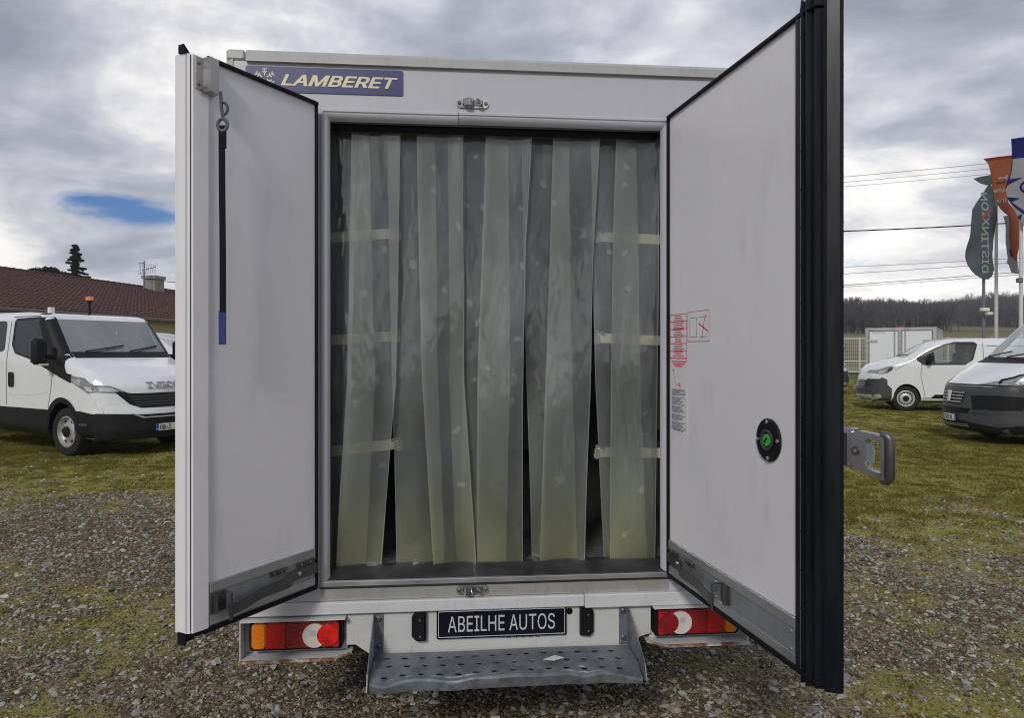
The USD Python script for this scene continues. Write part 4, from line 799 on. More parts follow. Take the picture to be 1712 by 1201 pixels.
    def cabin(s, x0, seat_z, back_x, dash_z, driver=1):
        s.put('dashboard', bx(x0, x0 + .45, -s.W + .14, s.W - .14, dash_z - .35, dash_z - .03, .05), 'van_dark')
        for y in (-.48, .48):
            q = obj('seat', [bx(back_x - .55, back_x - .05, y - .25, y + .25, seat_z - .35, seat_z + .08, .06), bx(back_x - .14, back_x + .02, y - .25, y + .25, seat_z, seat_z + .60, .06)], 'seat_cloth', s.root)
            obj('headrest', bx(back_x - .10, back_x + .0, y - .14, y + .14, seat_z + .62, seat_z + .84, .04), 'seat_cloth', q)
        a = np.linspace(0, 2 * PI, 25); c = np.array([x0 + .62, .48 * driver, dash_z - .02]); obj('steering_wheel', [tube([c + np.array([.07 * math.sin(t), .18 * math.cos(t), .17 * math.sin(t)]) for t in a], .014, 6), cyl(c + [.01, 0, -.01], c + [-.2, 0, -.12], .03, 8)], 'van_dark', s.root)
    def mirror(s, x, z, h=.26, side=(-1, 1), d=.20, w=.15):
        for k in side:
            y = k * (s.W * (1 - s.tumble * max(0, z - s.belt)) + .03); mm = bx(x - .05, x + .07, y + k * d * .35, y + k * (d * .35 + w), z - h / 2, z + h / 2, .045)
            q = obj('wing_mirror', [mm, bx(x - .03, x + .05, y - k * .06, y + k * d * .4, z - h * .30, z - h * .12, .012)], 'van_dark', s.root, 45)
            obj('mirror_glass', bx(x + .071, x + .074, y + k * (d * .35 + .02), y + k * (d * .35 + w - .02), z - h / 2 + .03, z + h / 2 - .03), 'chrome', q)
    def seam(s, pts, sides=(-1, 1), w=.006): return s.side(LineString(pts).buffer(w, 2), .0035, sides, .1)

def arch(x, z, r): return unary_union([Point(x, z).buffer(r, 16), sbox(x - r, z - 1, x + r, z)])

# ---- crew cab truck on the left
def crew_truck():
    t = thing('crew_cab_truck', 'white crew cab truck with orange roof beacon parked on grass before the tiled house', 'truck', (0, 0, 0), 0)
    prof = [(.02, .26), (-.02, .40), (-.01, .68), (.03, .78), (.09, 1.08), (.22, 1.20), (.55, 1.36), (.98, 1.50), (1.12, 1.58), (1.64, 2.13), (1.80, 2.205), (2.4, 2.245), (4.4, 2.26), (4.5, 2.2), (4.5, .36), (1.0, .26)]
    v = Van(t, prof, .99, .17, .40, .10, .10, 1.45)
    win = Polygon([(1.50, 1.58), (1.62, 1.50), (1.8, 1.475), (2.42, 1.60), (2.52, 1.72), (2.50, 2.10), (1.86, 2.12)]).buffer(-.03).buffer(.03); win2 = rrect(2.75, 3.7, 1.60, 2.10, .07)
    ar = [arch(.98, .37, .47)]
    v.shell([win, win2], ar, (1.585, 2.12), .30)
    v.put('side_window', v.side(win, -.006), 'car_glass'); v.put('side_window', v.side(win2, -.006), 'car_glass')
    v.put('window_frame', v.side(win.buffer(.035).difference(win), .003), 'black_plastic')
    v.put('quarter_trim', v.side(Polygon([(1.58, 2.16), (1.68, 2.145), (1.86, 2.14), (1.60, 1.62), (1.56, 1.44), (1.72, 1.40), (1.10, 1.22), (.82, 1.24), (1.0, 1.46), (1.02, 1.62)]).difference(win.buffer(.0)), .006), 'black_plastic')
    v.put('cladding', [v.side(unary_union([Polygon([(-.1, .2), (-.1, .655), (.1, .66), (.45, .70), (.56, .70), (1.4, .70), (4.5, .72), (4.5, .2)])]).difference(arch(.98, .37, .43)), .012), v.front(Polygon([(-.98, .27), (.98, .27), (.98, .67), (.45, .64), (-.45, .64), (-.98, .67)]), .012)], 'van_dark')
    v.put('arch_trim', v.side(arch(.98, .37, .53).difference(arch(.98, .37, .45)).intersection(sbox(0, .5, 3, 3)), .018), 'van_dark')
    v.put('grille', v.front(Polygon([(-.80, 1.02), (-.55, .96), (.55, .96), (.80, 1.02), (.60, .80), (.45, .74), (-.45, .74), (-.60, .80)]), .010), 'black_plastic')
    for z in (.79, .83, .87, .91): v.put('grille_slat', v.front(sbox(-.52 - (z - .79) * .6, z - .008, .52 + (z - .79) * .6, z + .008), .026), 'bumper_grey')
    v.put('bumper_lip', v.front(Polygon([(-.62, .66), (-.45, .585), (.45, .585), (.62, .66), (.58, .66), (.42, .605), (-.42, .605), (-.58, .66)]), .020), 'rim_silver')
    hl = Polygon([(.10, .985), (.24, .97), (.52, 1.07), (.86, 1.19), (.80, 1.25), (.40, 1.20), (.12, 1.06)])
    v.put('headlight', [v.side(hl, .008, size=.05)] + [v.front(Polygon([(k * .99, .985), (k * .99, 1.10), (k * .80, 1.075), (k * .62, .99), (k * .70, .96)]), .008, .05) for k in (-1, 1)], 'lamp_glass')
    v.put('headlight_bezel', v.side(Polygon([(.72, 1.12), (1.10, 1.22), (1.10, 1.30), (.70, 1.25)]), .010, size=.05), 'black_plastic')
    v.put('headlight_lens', [v.side(Polygon([(.42, 1.07), (.62, 1.12), (.70, 1.19), (.46, 1.17)]), .012, size=.05), v.side(Polygon([(.16, 1.0), (.30, 1.01), (.36, 1.08), (.20, 1.06)]), .012, size=.05)] + [v.front(Polygon([(k * .93, 1.0), (k * .93, 1.06), (k * .80, 1.05), (k * .72, .99)]), .012, .05) for k in (-1, 1)], 'lamp_bright')
    v.put('fog_light', v.side(rrect(.24, .48, .48, .52, .015), .018, size=.06), 'lamp_dark'); v.put('fog_recess', v.side(rrect(.16, .60, .40, .55, .03), .014, size=.06), 'black_plastic')
    x = text('IVECO', .092, .012, True, .62); g = x.vertices; P = np.column_stack([np.interp(1.035 + g[:, 1], v.fz, v.fx) - .008 - g[:, 2], .31 - g[:, 0], 1.035 + g[:, 1]]); v.put('lettering', TM(P, x.faces, process=False), 'kick_plate', None, False)
    v.put('plate_holder', v.front(sbox(-.28, .36, .28, .50), .024), 'van_dark'); pl = v.put('licence_plate', v.front(sbox(-.26, .375, .26, .485), .030), 'plate_white', None, False)
    v.put('plate_band', v.front(sbox(.215, .375, .26, .485), .032), 'plate_blue', pl, False)
    x = text('GB-3', .072, .001, True, .20); g = x.vertices; P = np.column_stack([np.interp(.395 + g[:, 1], v.fz, v.fx) - .033 - g[:, 2], .200 - g[:, 0], .395 + g[:, 1]]); v.put('plate_text', TM(P, x.faces, process=False), 'plate_text', pl, False)
    v.put('door_seam', [v.seam([(1.28, 1.28), (1.34, 1.0), (1.42, .74)]), v.seam([(2.62, 2.16), (2.66, 1.5), (2.66, .74)]), v.seam([(1.9, 2.17), (2.62, 2.16)])], 'seam')
    v.put('body_crease', v.side(LineString([(1.45, .98), (2.0, .92), (2.6, .92)]).buffer(.012), .004), 'van_white')
    v.put('door_handle', v.side(rrect(2.44, 2.58, 1.03, 1.27, .03), .022, size=.05), 'black_plastic')
    sx = [np.interp(z, v.fz, v.fx) for z in (1.62, 1.75)]
    for y0, y1 in ((.62, -.05), (-.10, -.72)):
        P = [[np.interp(1.60 + .012 * q, v.fz, v.fx) - .03, y0 + (y1 - y0) * q / 8, 1.605 + .012 * q] for q in range(9)]; v.put('wiper', tube(P, .012, 6), 'van_dark')
    v.put('scuttle', v.front(sbox(-.82, 1.50, .82, 1.595), .006), 'van_dark')
    for k in (-1, 1): v.put('roof_marker', bx(1.78, 2.02, k * .80, k * .90, 2.15, 2.215, .02), 'grey_plastic')
    v.cabin(1.25, 1.25, 2.55, 1.62, -1); v.put('side_window', v.side(rrect(3.8, 4.2, 1.6, 2.1, .07), .004), 'lamp_dark')
    v.mirror(1.34, 1.60, .40, d=.26, w=.22)
    for k in (-1, 1): obj('mirror_indicator', bx(1.27, 1.33, k * 1.10, k * 1.24, 1.385, 1.415, .01), 'lens_white', t)
    b = obj('beacon', [cyl((2.3, -.15, 2.22), (2.3, -.15, 2.46), .022, 10), cyl((2.3, -.15, 2.46), (2.3, -.15, 2.49), .06, 14)], 'van_dark', t)
    obj('beacon_lens', revolve([(.001, 2.56), (.05, 2.555), (.06, 2.545), (.06, 2.49), (.001, 2.49)], 20, 'z', (2.3, -.15, 0)), 'beacon_orange', b)
    obj('roof_lamp', bx(2.18, 2.26, .50, .58, 2.22, 2.33, .01), 'plate_white', t)
    for y, k in ((-.84, -1), (.84, 1)): wheel(t, (1.11, y, .37), .37, .23, k, 'y', 'rim_silver', 6)
    obj('flatbed', [bx(4.6, 6.6, -1.02, 1.02, .95, 1.05), bx(4.6, 4.64, -1.02, 1.02, 1.05, 2.0)], 'rail_paint', t, False)
    for y, k in ((-.84, -1), (.84, 1)): wheel(t, (5.4, y, .37), .37, .23, k, 'y', 'rim_silver', 6)
    return t
def place(t, loc, heading):
    """turn a vehicle so that its nose points along heading"""
    rz = math.degrees(math.atan2(-heading[1], -heading[0])); ops = UsdGeom.Xformable(t).GetOrderedXformOps()
    ops[0].Set(Gf.Vec3d(*map(float, loc))); ops[1].Set(rz)
def nose_from_wheel(contact, heading, ax, side_off):
    """where the nose goes if the near front wheel stands at contact"""
    h = np.array(heading) / np.linalg.norm(heading); back = -h; yax = np.array([-back[1], back[0]])
    return np.array(contact[:2]) - back * ax - yax * side_off
ct = crew_truck(); hd = (math.cos(math.radians(-28)), math.sin(math.radians(-28)))
w = at(113, 588, 11.0); n_ = nose_from_wheel(w, hd, 1.11, .92); place(ct, (n_[0], n_[1], 0), hd)

# ---- medium van
def medium_van():
    t = thing('panel_van', 'white panel van with black lower bumper parked on grass in front of the box truck', 'van')
    prof = [(.10, .24), (-.02, .34), (-.03, .60), (.01, .90), (.07, 1.08), (.20, 1.22), (.55, 1.345), (1.00, 1.45), (1.45, 1.74), (1.75, 1.87), (2.1, 1.93), (2.8, 1.95), (5.1, 1.93), (5.22, 1.85), (5.28, .40), (5.2, .26)]
    v = Van(t, prof, .96, .16, .34, .07, .16, 1.20, .05)
    win = Polygon([(1.24, 1.40), (1.42, 1.265), (2.42, 1.275), (2.60, 1.40), (2.70, 1.79), (2.64, 1.825), (2.22, 1.825), (1.95, 1.755), (1.66, 1.62)]).buffer(-.025).buffer(.025)
    ar = [arch(.95, .33, .40), arch(4.25, .33, .40)]
    v.shell([win], ar, (1.47, 1.89), .27)
    v.put('side_window', v.side(win, -.006), 'car_glass'); v.put('window_frame', v.side(win.buffer(.030).difference(win), .003), 'black_plastic')
    v.put('mirror_sail', v.side(Polygon([(1.26, 1.40), (1.44, 1.285), (1.74, 1.285), (1.70, 1.58), (1.62, 1.575)]), .0, size=.06), 'black_plastic')
    v.put('bumper', [v.side(Polygon([(-.2, .2), (-.2, .84), (.12, .86), (.20, .90), (.30, .86), (.36, .84), (.37, .70), (.50, .60), (.50, .2)]).difference(arch(.95, .33, .42)), .010, size=.06), v.front(Polygon([(-.90, .28), (.90, .28), (.90, .84), (.7, .86), (.55, .60), (-.55, .60), (-.7, .86), (-.90, .84)]), .010)], 'grey_plastic')
    v.put('skid_plate', [v.side(Polygon([(-.2, .30), (-.2, .42), (.12, .44), (.2, .36), (.05, .30)]), .016, size=.06), v.front(sbox(-.9, .31, .9, .42), .016)], 'rim_silver')
    v.put('grille', [v.front(rrect(-.74, .74, .62, .82, .03), .012)], 'black_plastic')
    for z in (.66, .71, .76, .81): v.put('grille_slat', [v.front(sbox(-.86, z - .012, .86, z + .012), .020), v.side(sbox(-.1, z - .012, .12, z + .012), .016, size=.05)], 'lamp_dark')
    hl = Polygon([(.06, 1.03), (.14, .985), (.38, 1.02), (.52, 1.10), (.55, 1.185), (.50, 1.215), (.30, 1.17), (.10, 1.09)])
    v.put('headlight', [v.side(hl, .008, size=.05), v.front(Polygon([(.55, 1.02), (.95, 1.0), (.95, 1.10), (.70, 1.10)]), .006), v.front(Polygon([(-.55, 1.02), (-.95, 1.0), (-.95, 1.10), (-.70, 1.10)]), .006)], 'lamp_glass')
    v.put('headlight_lens', v.side(Polygon([(.12, 1.01), (.28, 1.03), (.32, 1.10), (.14, 1.07)]), .012, size=.05), 'lamp_bright'); v.put('headlight_bezel', v.side(Polygon([(.36, 1.04), (.50, 1.10), (.53, 1.18), (.40, 1.16)]), .012, size=.05), 'lamp_dark')
    v.put('door_seam', [v.seam([(1.46, 1.27), (1.36, 1.24), (1.34, .95), (1.42, .60), (1.46, .36)]), v.seam([(2.85, 1.90), (2.86, 1.2), (2.80, .36)]), v.seam([(1.46, .36), (2.80, .36)]), v.seam([(2.95, 1.74), (4.0, 1.74)], w=.008), v.seam([(.55, 1.26), (.62, 1.10), (.9, 1.24), (1.24, 1.40)], w=.004)], 'seam')
    v.put('side_moulding', v.side(Polygon([(1.60, .36), (1.72, .46), (3.7, .46), (3.7, .38), (3.5, .36)]), .010), 'black_plastic')
    v.put('door_handle', v.side(rrect(2.42, 2.66, 1.10, 1.145, .02), .024, size=.05), 'van_dark'); v.put('sill', v.side(Polygon([(1.3, .2), (1.3, .285), (3.9, .285), (3.9, .2)]), .006), 'van_dark')
    for y0, y1 in ((.6, -.1), (-.15, -.7)): v.put('wiper', tube([[np.interp(1.47 + .006 * q, v.fz, v.fx) - .025, y0 + (y1 - y0) * q / 8, 1.475 + .006 * q] for q in range(9)], .011, 6), 'van_dark')
    v.cabin(1.30, .98, 2.62, 1.36, 1); obj('bulkhead', bx(2.80, 2.82, -.86, .86, .4, 1.15), 'seat_cloth', t)
    v.mirror(1.60, 1.42, .21, d=.22, w=.20)
    for q in (1.07, 4.25):
        for y, k in ((-.83, -1), (.83, 1)): wheel(t, (q, y, .335), .335, .21, k, 'y', 'rim_steel', 14)
    return t
ev = medium_van(); hd = (-.940, .342); w = at(1513, 588, 19.3); n_ = nose_from_wheel(w, hd, 1.05, -.90); place(ev, (n_[0], n_[1], 0), hd)
tag(dup(ev, (7.35 + 5.9, 27.5, 0), 180, 'white van peeping out just right of the open right door, far off by the fence'))
UsdGeom.Xformable(stage.GetPrimAtPath('/World/panel_van_001')).GetOrderedXformOps()[0].Set(Gf.Vec3d(*at(1412, 588, 28.0)[:2], 0))
tag(dup(ev, (0, 0, 0), 180, 'white van mostly hidden between the crew cab truck and the open left door'))
UsdGeom.Xformable(stage.GetPrimAtPath('/World/panel_van_002')).GetOrderedXformOps()[0].Set(Gf.Vec3d(at(300, 588, 17.0)[0] + 1.45, 17.0, .12))

# ---- large van at the right
def large_van():
    t = thing('large_van', 'white large van with broad grey plastic bumper at the right edge of the yard', 'van')
    prof = [(.16, .20), (.02, .26), (-.02, .36), (-.02, .62), (.02, .92), (.06, 1.02), (.12, 1.06), (.30, 1.20), (.62, 1.36), (.86, 1.45), (1.62, 2.10), (1.85, 2.22), (2.4, 2.27), (5.3, 2.27), (5.4, 2.2), (5.42, .45), (5.3, .28)]
    v = Van(t, prof, 1.02, .20, .40, .10, .05, 1.5, .05)
    win = Polygon([(1.25, 1.52), (1.40, 1.42), (2.15, 1.38), (2.30, 1.46), (2.32, 2.04), (1.82, 2.04)]).buffer(-.03).buffer(.03); ar = [arch(.98, .36, .44), arch(4.3, .36, .44)]
    v.shell([win], ar, (1.50, 2.10), .24)
    v.put('side_window', v.side(win, -.006), 'car_glass'); v.put('window_frame', v.side(win.buffer(.03).difference(win), .003), 'black_plastic')
    bp = Polygon([(-.2, .1), (-.2, 1.0), (.30, 1.01), (.42, 1.0), (.54, .82), (.66, .72), (.78, .66), (.78, .1)]).difference(arch(.98, .36, .45))
    v.put('bumper', [v.side(bp, .012, size=.06), v.front(Polygon([(-1.0, .22), (1.0, .22), (1.0, 1.0), (-1.0, 1.0)]), .012, .06)], 'bumper_grey')
    v.put('bumper_lower', [v.side(Polygon([(-.2, .1), (-.2, .30), (.25, .36), (.56, .34), (.56, .1)]), .018, size=.06), v.front(Polygon([(-.95, .22), (.95, .22), (.95, .32), (.4, .40), (-.4, .40), (-.95, .32)]), .018, .06)], 'van_dark')
    v.put('grille', v.front(Polygon([(-.42, .90), (.42, .90), (.34, .68), (-.34, .68)]), .020, .05), 'black_plastic')
    for z in (.72, .775, .83, .885): v.put('grille_slat', v.front(sbox(-.34 - (z - .68) * .34, z - .012, .34 + (z - .68) * .34, z + .008), .032, .05), 'rim_silver')
    for y in np.arange(-.28, .30, .14): v.put('grille_slat', v.front(sbox(y - .012, .70, y + .012, .90), .026, .05), 'grey_plastic')
    v.put('grille_emblem', v.front(Polygon([(-.085, .91), (.085, .91), (.070, .80), (.06, .72), (-.06, .72), (-.070, .80)]), .038, .05), 'chrome')
    v.put('lower_intake', v.front(Polygon([(-.56, .62), (.56, .62), (.50, .53), (-.50, .53)]), .020, .05), 'black_plastic')
    for s_ in (-1, 1): v.put('air_scoop', [v.front(Polygon([(s_ * .52, .84), (s_ * .95, .86), (s_ * .95, .62), (s_ * .60, .60)]), .018, .05)], 'black_plastic')
    v.put('side_scoop', v.side(Polygon([(-.1, .86), (.34, .84), (.42, .80), (.34, .62), (-.1, .60)]), .018, size=.05), 'black_plastic')
    v.put('bumper_crease', [v.side(LineString([(-.1, .555), (.30, .56), (.42, .64), (.47, .80)]).buffer(.018), .022, size=.05), v.front(sbox(-1.0, .535, -.6, .575), .024, .05), v.front(sbox(.6, .535, 1.0, .575), .024, .05)], 'grey_plastic')
    pl = v.put('licence_plate', v.front(sbox(-.26, .38, .26, .495), .034, .05), 'plate_white', None, False); v.put('plate_holder', v.front(sbox(-.28, .36, .28, .51), .026, .05), 'van_dark')
    for a in (.215, -.26): v.put('plate_band', v.front(sbox(a, .38, a + .045, .495), .036), 'plate_blue', pl, False)
    x = text('E 103 AL', .075, .001, True, .36); g = x.vertices; P = np.column_stack([np.interp(.40 + g[:, 1], v.fz, v.fx) - .036 - g[:, 2], .185 - g[:, 0], .40 + g[:, 1]]); v.put('plate_text', TM(P, x.faces, process=False), 'plate_text', pl, False)
    for z in (.30, .33): v.put('grille_slat', v.front(sbox(-.5, z - .006, .5, z + .006), .026, .06), 'rim_silver')
    hl = Polygon([(.10, 1.035), (.30, 1.03), (.62, 1.05), (.90, 1.17), (1.0, 1.27), (.70, 1.27), (.40, 1.21), (.18, 1.12)])
    v.put('headlight', [v.side(hl, .008, size=.05)] + [v.front(Polygon([(k * 1.0, 1.035), (k * 1.0, 1.13), (k * .80, 1.10), (k * .58, 1.037)]), .016, .05) for k in (-1, 1)], 'lamp_glass'); v.put('headlight_bezel', [v.side(Polygon([(.62, 1.08), (.88, 1.18), (.96, 1.25), (.70, 1.24)]), .012, size=.05), v.side(hl.difference(affinity.translate(hl, 0, -.02)), .012, size=.05), v.side(LineString([(-.05, 1.02), (.30, 1.022), (.60, 1.035)]).buffer(.010), .013, size=.05)], 'black_plastic')
    v.put('headlight_lens', [v.side(Polygon([(.34, 1.06), (.56, 1.07), (.66, 1.20), (.60, 1.22), (.52, 1.10), (.34, 1.09)]), .012, size=.05), v.side(Polygon([(.14, 1.05), (.30, 1.055), (.36, 1.14), (.22, 1.11)]), .012, size=.05)], 'lamp_bright')
    v.put('bonnet_gap', v.front(sbox(-.98, 1.015, .98, 1.035), .014, .05), 'black_plastic')
    v.put('scuttle', v.front(sbox(-.86, 1.40, .86, 1.50), .010, .05), 'van_dark')
    for y0, y1 in ((.62, -.05), (-.10, -.75)): v.put('wiper', tube([[np.interp(1.50 + .012 * q, v.fz, v.fx) - .03, y0 + (y1 - y0) * q / 8, 1.505 + .012 * q] for q in range(9)], .012, 6), 'van_dark')
    obj('wiper_pivot', cyl((.95, .5, 1.42), (.93, .5, 1.53), .03, 8), 'grey_plastic', t)
    v.put('door_seam', [v.seam([(1.30, 1.36), (1.26, 1.0), (1.40, .64), (1.44, .40)]), v.seam([(2.45, 2.2), (2.46, 1.3), (2.42, .40)])], 'seam'); v.put('door_handle', v.side(rrect(2.1, 2.34, 1.15, 1.2, .02), .024, size=.05), 'van_dark')
    v.cabin(1.05, 1.12, 2.35, 1.50, 1); obj('bulkhead', bx(2.5, 2.52, -.9, .9, .4, 2.2), 'seat_cloth', t); v.mirror(1.35, 1.62, .40, side=(-1,), d=.34, w=.22)
    for q in (1.12, 4.3):
        for y, k in ((-.87, -1), (.87, 1)): wheel(t, (q, y, .36), .36, .23, k, 'y', 'rim_steel', 12)
    return t
dv = large_van(); hd = (math.cos(math.radians(180 - 6)), math.sin(math.radians(180 - 6))); w = at(1590, 588, 12.9); place(dv, (w[0], w[1], 0), hd)

# ---- box truck at the back
def box_truck():
    Y = 25.0; A = at(1447, 588, Y); W = 2.12; t = thing('box_truck', 'white box truck with closed double rear doors standing by the far fence', 'truck', (A[0], Y, 0), -33)
    z0, z1 = .70, 2.42; Ld = 5.0
    obj('box_body', [bx(0, W, .05, Ld, z0, z1)], 'white_gelcoat', t, False)
    fr = prism(sbox(0, z0, W, z1).difference(unary_union([sbox(.10, z0 + .07, W * .5 - .05, z1 - .10), sbox(W * .5 + .05, z0 + .07, W - .10, z1 - .10)])), -.01, .05); obj('rear_frame', fr, 'aluminium', t, False)
    for a, b in ((.12, W * .5 - .06), (W * .5 + .06, W - .12)):
        d = obj('rear_door', bx(a, b, -.004, .04, z0 + .09, z1 - .12, .01), 'van_white', t); obj('door_seal', prism(sbox(a - .02, z0 + .07, b + .02, z1 - .10).difference(sbox(a, z0 + .09, b, z1 - .12)), -.006, .03), 'rubber', d, False)
        h = a if a < W / 2 else b; k = 1 if a < W / 2 else -1
        for z in (z0 + .42, z1 - .46): obj('hinge', bx(h - .10 * k, h + .26 * k, -.03, -.008, z - .045, z + .045, .01), 'rail_paint', d)
        lx = b - .10 if a < W / 2 else a + .10; obj('lock_bar', cyl((lx, -.03, z0 + .02), (lx, -.03, z1 - .05), .02, 8), 'aluminium', d); obj('lock_handle', bx(lx - .22 * k, lx + .05 * k, -.05, -.02, z0 + .62, z0 + .68), 'dark_steel', d)
    obj('marker_lamp', bx(W * .5 - .12, W * .5 + .12, -.02, .05, z1 + .002, z1 + .05, .01), 'lens_red', t); obj('door_lettering', bx(.20, .62, -.006, -.0045, z1 - .20, z1 - .15), 'plate_grey', t, False)
    obj('tail_bar', bx(0, W, -.05, .3, .52, .66, .02), 'rail_paint', t)
    for a in (.12, W - .42): obj('tail_lamp', bx(a, a + .30, -.08, -.052, .52, .66, .02), 'lens_red', t)
    for s_, x in ((-1, .35), (1, W - .35)): wheel(t, (x, 1.4, .36), .36, .24, s_, 'u'); wheel(t, (x, 6.0, .36), .36, .24, s_, 'u')
    obj('cab', prism(Polygon([(Ld + .1, .45), (Ld + 2, .45), (Ld + 2.05, .9), (Ld + 1.7, 1.2), (Ld + .9, 2.1), (Ld + .1, 2.2)]), .1, W - .1, 'x'), 'van_white', t, False)
    obj('side_frame', [bx(W + .001, W + .012, .05, .14, z0, z1), bx(W + .001, W + .012, Ld - .1, Ld, z0, z1), bx(W + .001, W + .012, .14, Ld - .1, z1 - .08, z1), bx(W + .001, W + .012, 2.5, 2.56, z0, z1 - .081)], 'aluminium', t, False)
box_truck()

# ---------------------------------------------------------------- house, trees, fence, wires, flags
def house():
    d = np.array([.16, .987]); d /= np.linalg.norm(d); n = np.array([-d[1], d[0]])     # d along the eaves, n from eaves towards the ridge
    e0 = np.array([-14.1, 28.9]); run = 8.9; ze, zr = 2.92, 5.22; L0, L1 = -9.5, 22.0
    t = thing('house', 'long low house with red tiled roof and cream wall behind the crew cab truck', 'house')
    def P(s, q, z): w = e0 + d * s + n * q; return np.array([w[0], w[1], z])
    def hexa(s0, s1, q0, q1, z0, z1): return trimesh.convex.convex_hull(np.array([P(s, q, z) for s in (s0, s1) for q in (q0, q1) for z in (z0, z1)]))
    obj('wall', [hexa(L0 + .4, L1 - .4, .5, 2 * run - .5, 0, ze - .02)], 'house_wall', t, False)
    g = [trimesh.convex.convex_hull(np.array([P(s, q, z) for s in (s_, s_ + .3) for q, z in ((.5, ze - .02), (2 * run - .5, ze - .02), (run, zr - .12))])) for s_ in (L0 + .4, L1 - .7)]
    for q in g: obj('gable', q, 'house_wall', t, False)
    slope = math.hypot(run, zr - ze); sl = (zr - ze) / run
    # canal tiles, one shell each
    rng = np.random.default_rng(3); V = []; F_ = []; tw, tl = .235, .36; nr = int(slope / tl); nc = int((L1 - L0) / tw)
    a = np.linspace(0, PI, 6)
    for side in (0, 1):
        for i in range(nr + 1):
            for j in range(nc):
                if side and (j % 2): continue
                w_ = tw if not side else tw * 2
                s0 = L0 + j * tw + rng.normal() * .008; k = len(V); q0 = -.12 + i * tl * run / slope + rng.normal() * .010; q1 = q0 + (tl + .06) * run / slope
                for q, lift, rr in ((q0, .035, .118), (q1, .0, .098)):
                    for b in a:
                        s = s0 + w_ / 2 - rr * math.cos(b) * (w_ / .235); z = ze + q * sl + lift + .075 * math.sin(b); V.append(P(s, q if not side else 2 * run - q, z))
                for m in range(5): F_.append((k + m, k + m + 1, k + 7 + m)); F_.append((k + m, k + 7 + m, k + 6 + m))
                for m in range(1, 5): F_.append((k, k + m + 1, k + m))
    r = obj('roof', [trimesh.convex.convex_hull(np.array([P(s, q, z) for s in (L0, L1) for q, z in ((-.1, ze - .03), (run, zr - .03), (run, zr - .10), (-.1, ze - .12))])), trimesh.convex.convex_hull(np.array([P(s, q, z) for s in (L0, L1) for q, z in ((2 * run + .1, ze - .03), (run, zr - .03), (run, zr - .10), (2 * run + .1, ze - .12))]))], 'chimney_render', t, False)
    tag(obj('roof_tiles', TM(np.array(V), np.array(F_), process=False), 'roof_tile', r, False), kind='stuff')
    obj('ridge_tiles', [tube([P(L0 + i * .4, run, zr + .05), P(L0 + i * .4 + .43, run, zr + .035)], [.13, .115], 10) for i in range(int((L1 - L0) / .4))], 'roof_tile', r, False)
    obj('gutter', [tube([P(L0, -.16, ze - .06), P(L1, -.16, ze - .06)], .075, 8)], 'gutter', t); obj('fascia', hexa(L0, L1, -.08, -.03, ze - .16, ze - .04), 'gutter', t, False)
    for s in (2.0, 6.5, 12.0):
        w_ = obj('window', hexa(s, s + 1.1, .44, .49, 1.0, 2.2), 'fence_white', t, False); obj('pane', hexa(s + .08, s + 1.02, .425, .438, 1.08, 2.12), 'lamp_dark', w_, False)
    # chimney and aerial
    c = at(257, 588, 41.0); s = (c[:2] - e0) @ d; q = (c[:2] - e0) @ n; zc = ze + sl * min(q, 2 * run - q)
    ch = obj('chimney', hexa(s - .42, s + .42, q - .36, q + .36, zc - .5, EYE + (588 - 468) / FPX * 41), 'chimney_render', r, False); obj('chimney_cap', [hexa(s - .5, s + .5, q - .42, q + .42, EYE + (588 - 467.5) / FPX * 41, EYE + (588 - 465) / FPX * 41), hexa(s - .3, s + .3, q - .25, q + .25, EYE + (588 - 464.8) / FPX * 41, EYE + (588 - 462) / FPX * 41)], 'chimney_render', ch, False) if False else obj('chimney_cap', hexa(s - .5, s + .5, q - .42, q + .42, EYE + (588 - 467.5) / FPX * 41, EYE + (588 - 462) / FPX * 41), 'chimney_render', r, False)
    Y = 40.0; p = at(241, 480, Y); top = at(241, 436, Y); ax = obj('aerial', [cyl(p - [0, 0, .8], top, .035, 6)], 'pole_grey', r)
    el = []; m = at(241, 448, Y); el.append(cyl(m + [-.1, 0, -.15], m + [.62, 0, .05], .025, 5))
    for i in range(6): c_ = m + np.array([.62 * i / 5, 0, .04 * i / 5 - .1]); el.append(cyl(c_ + [-.05, 0, -.30 + .02 * i], c_ + [.05, 0, .30], .012, 4))
    for z in (-.35, .30): el.append(cyl(m + [-.35, 0, z], m + [.1, 0, z * .8], .014, 4))
    for i in range(4): el.append(cyl(m + [-.30 + i * .09, 0, -.36], m + [-.26 + i * .09, 0, .30], .010, 4))
    obj('aerial_rods', el, 'pole_grey', r, False)
house()

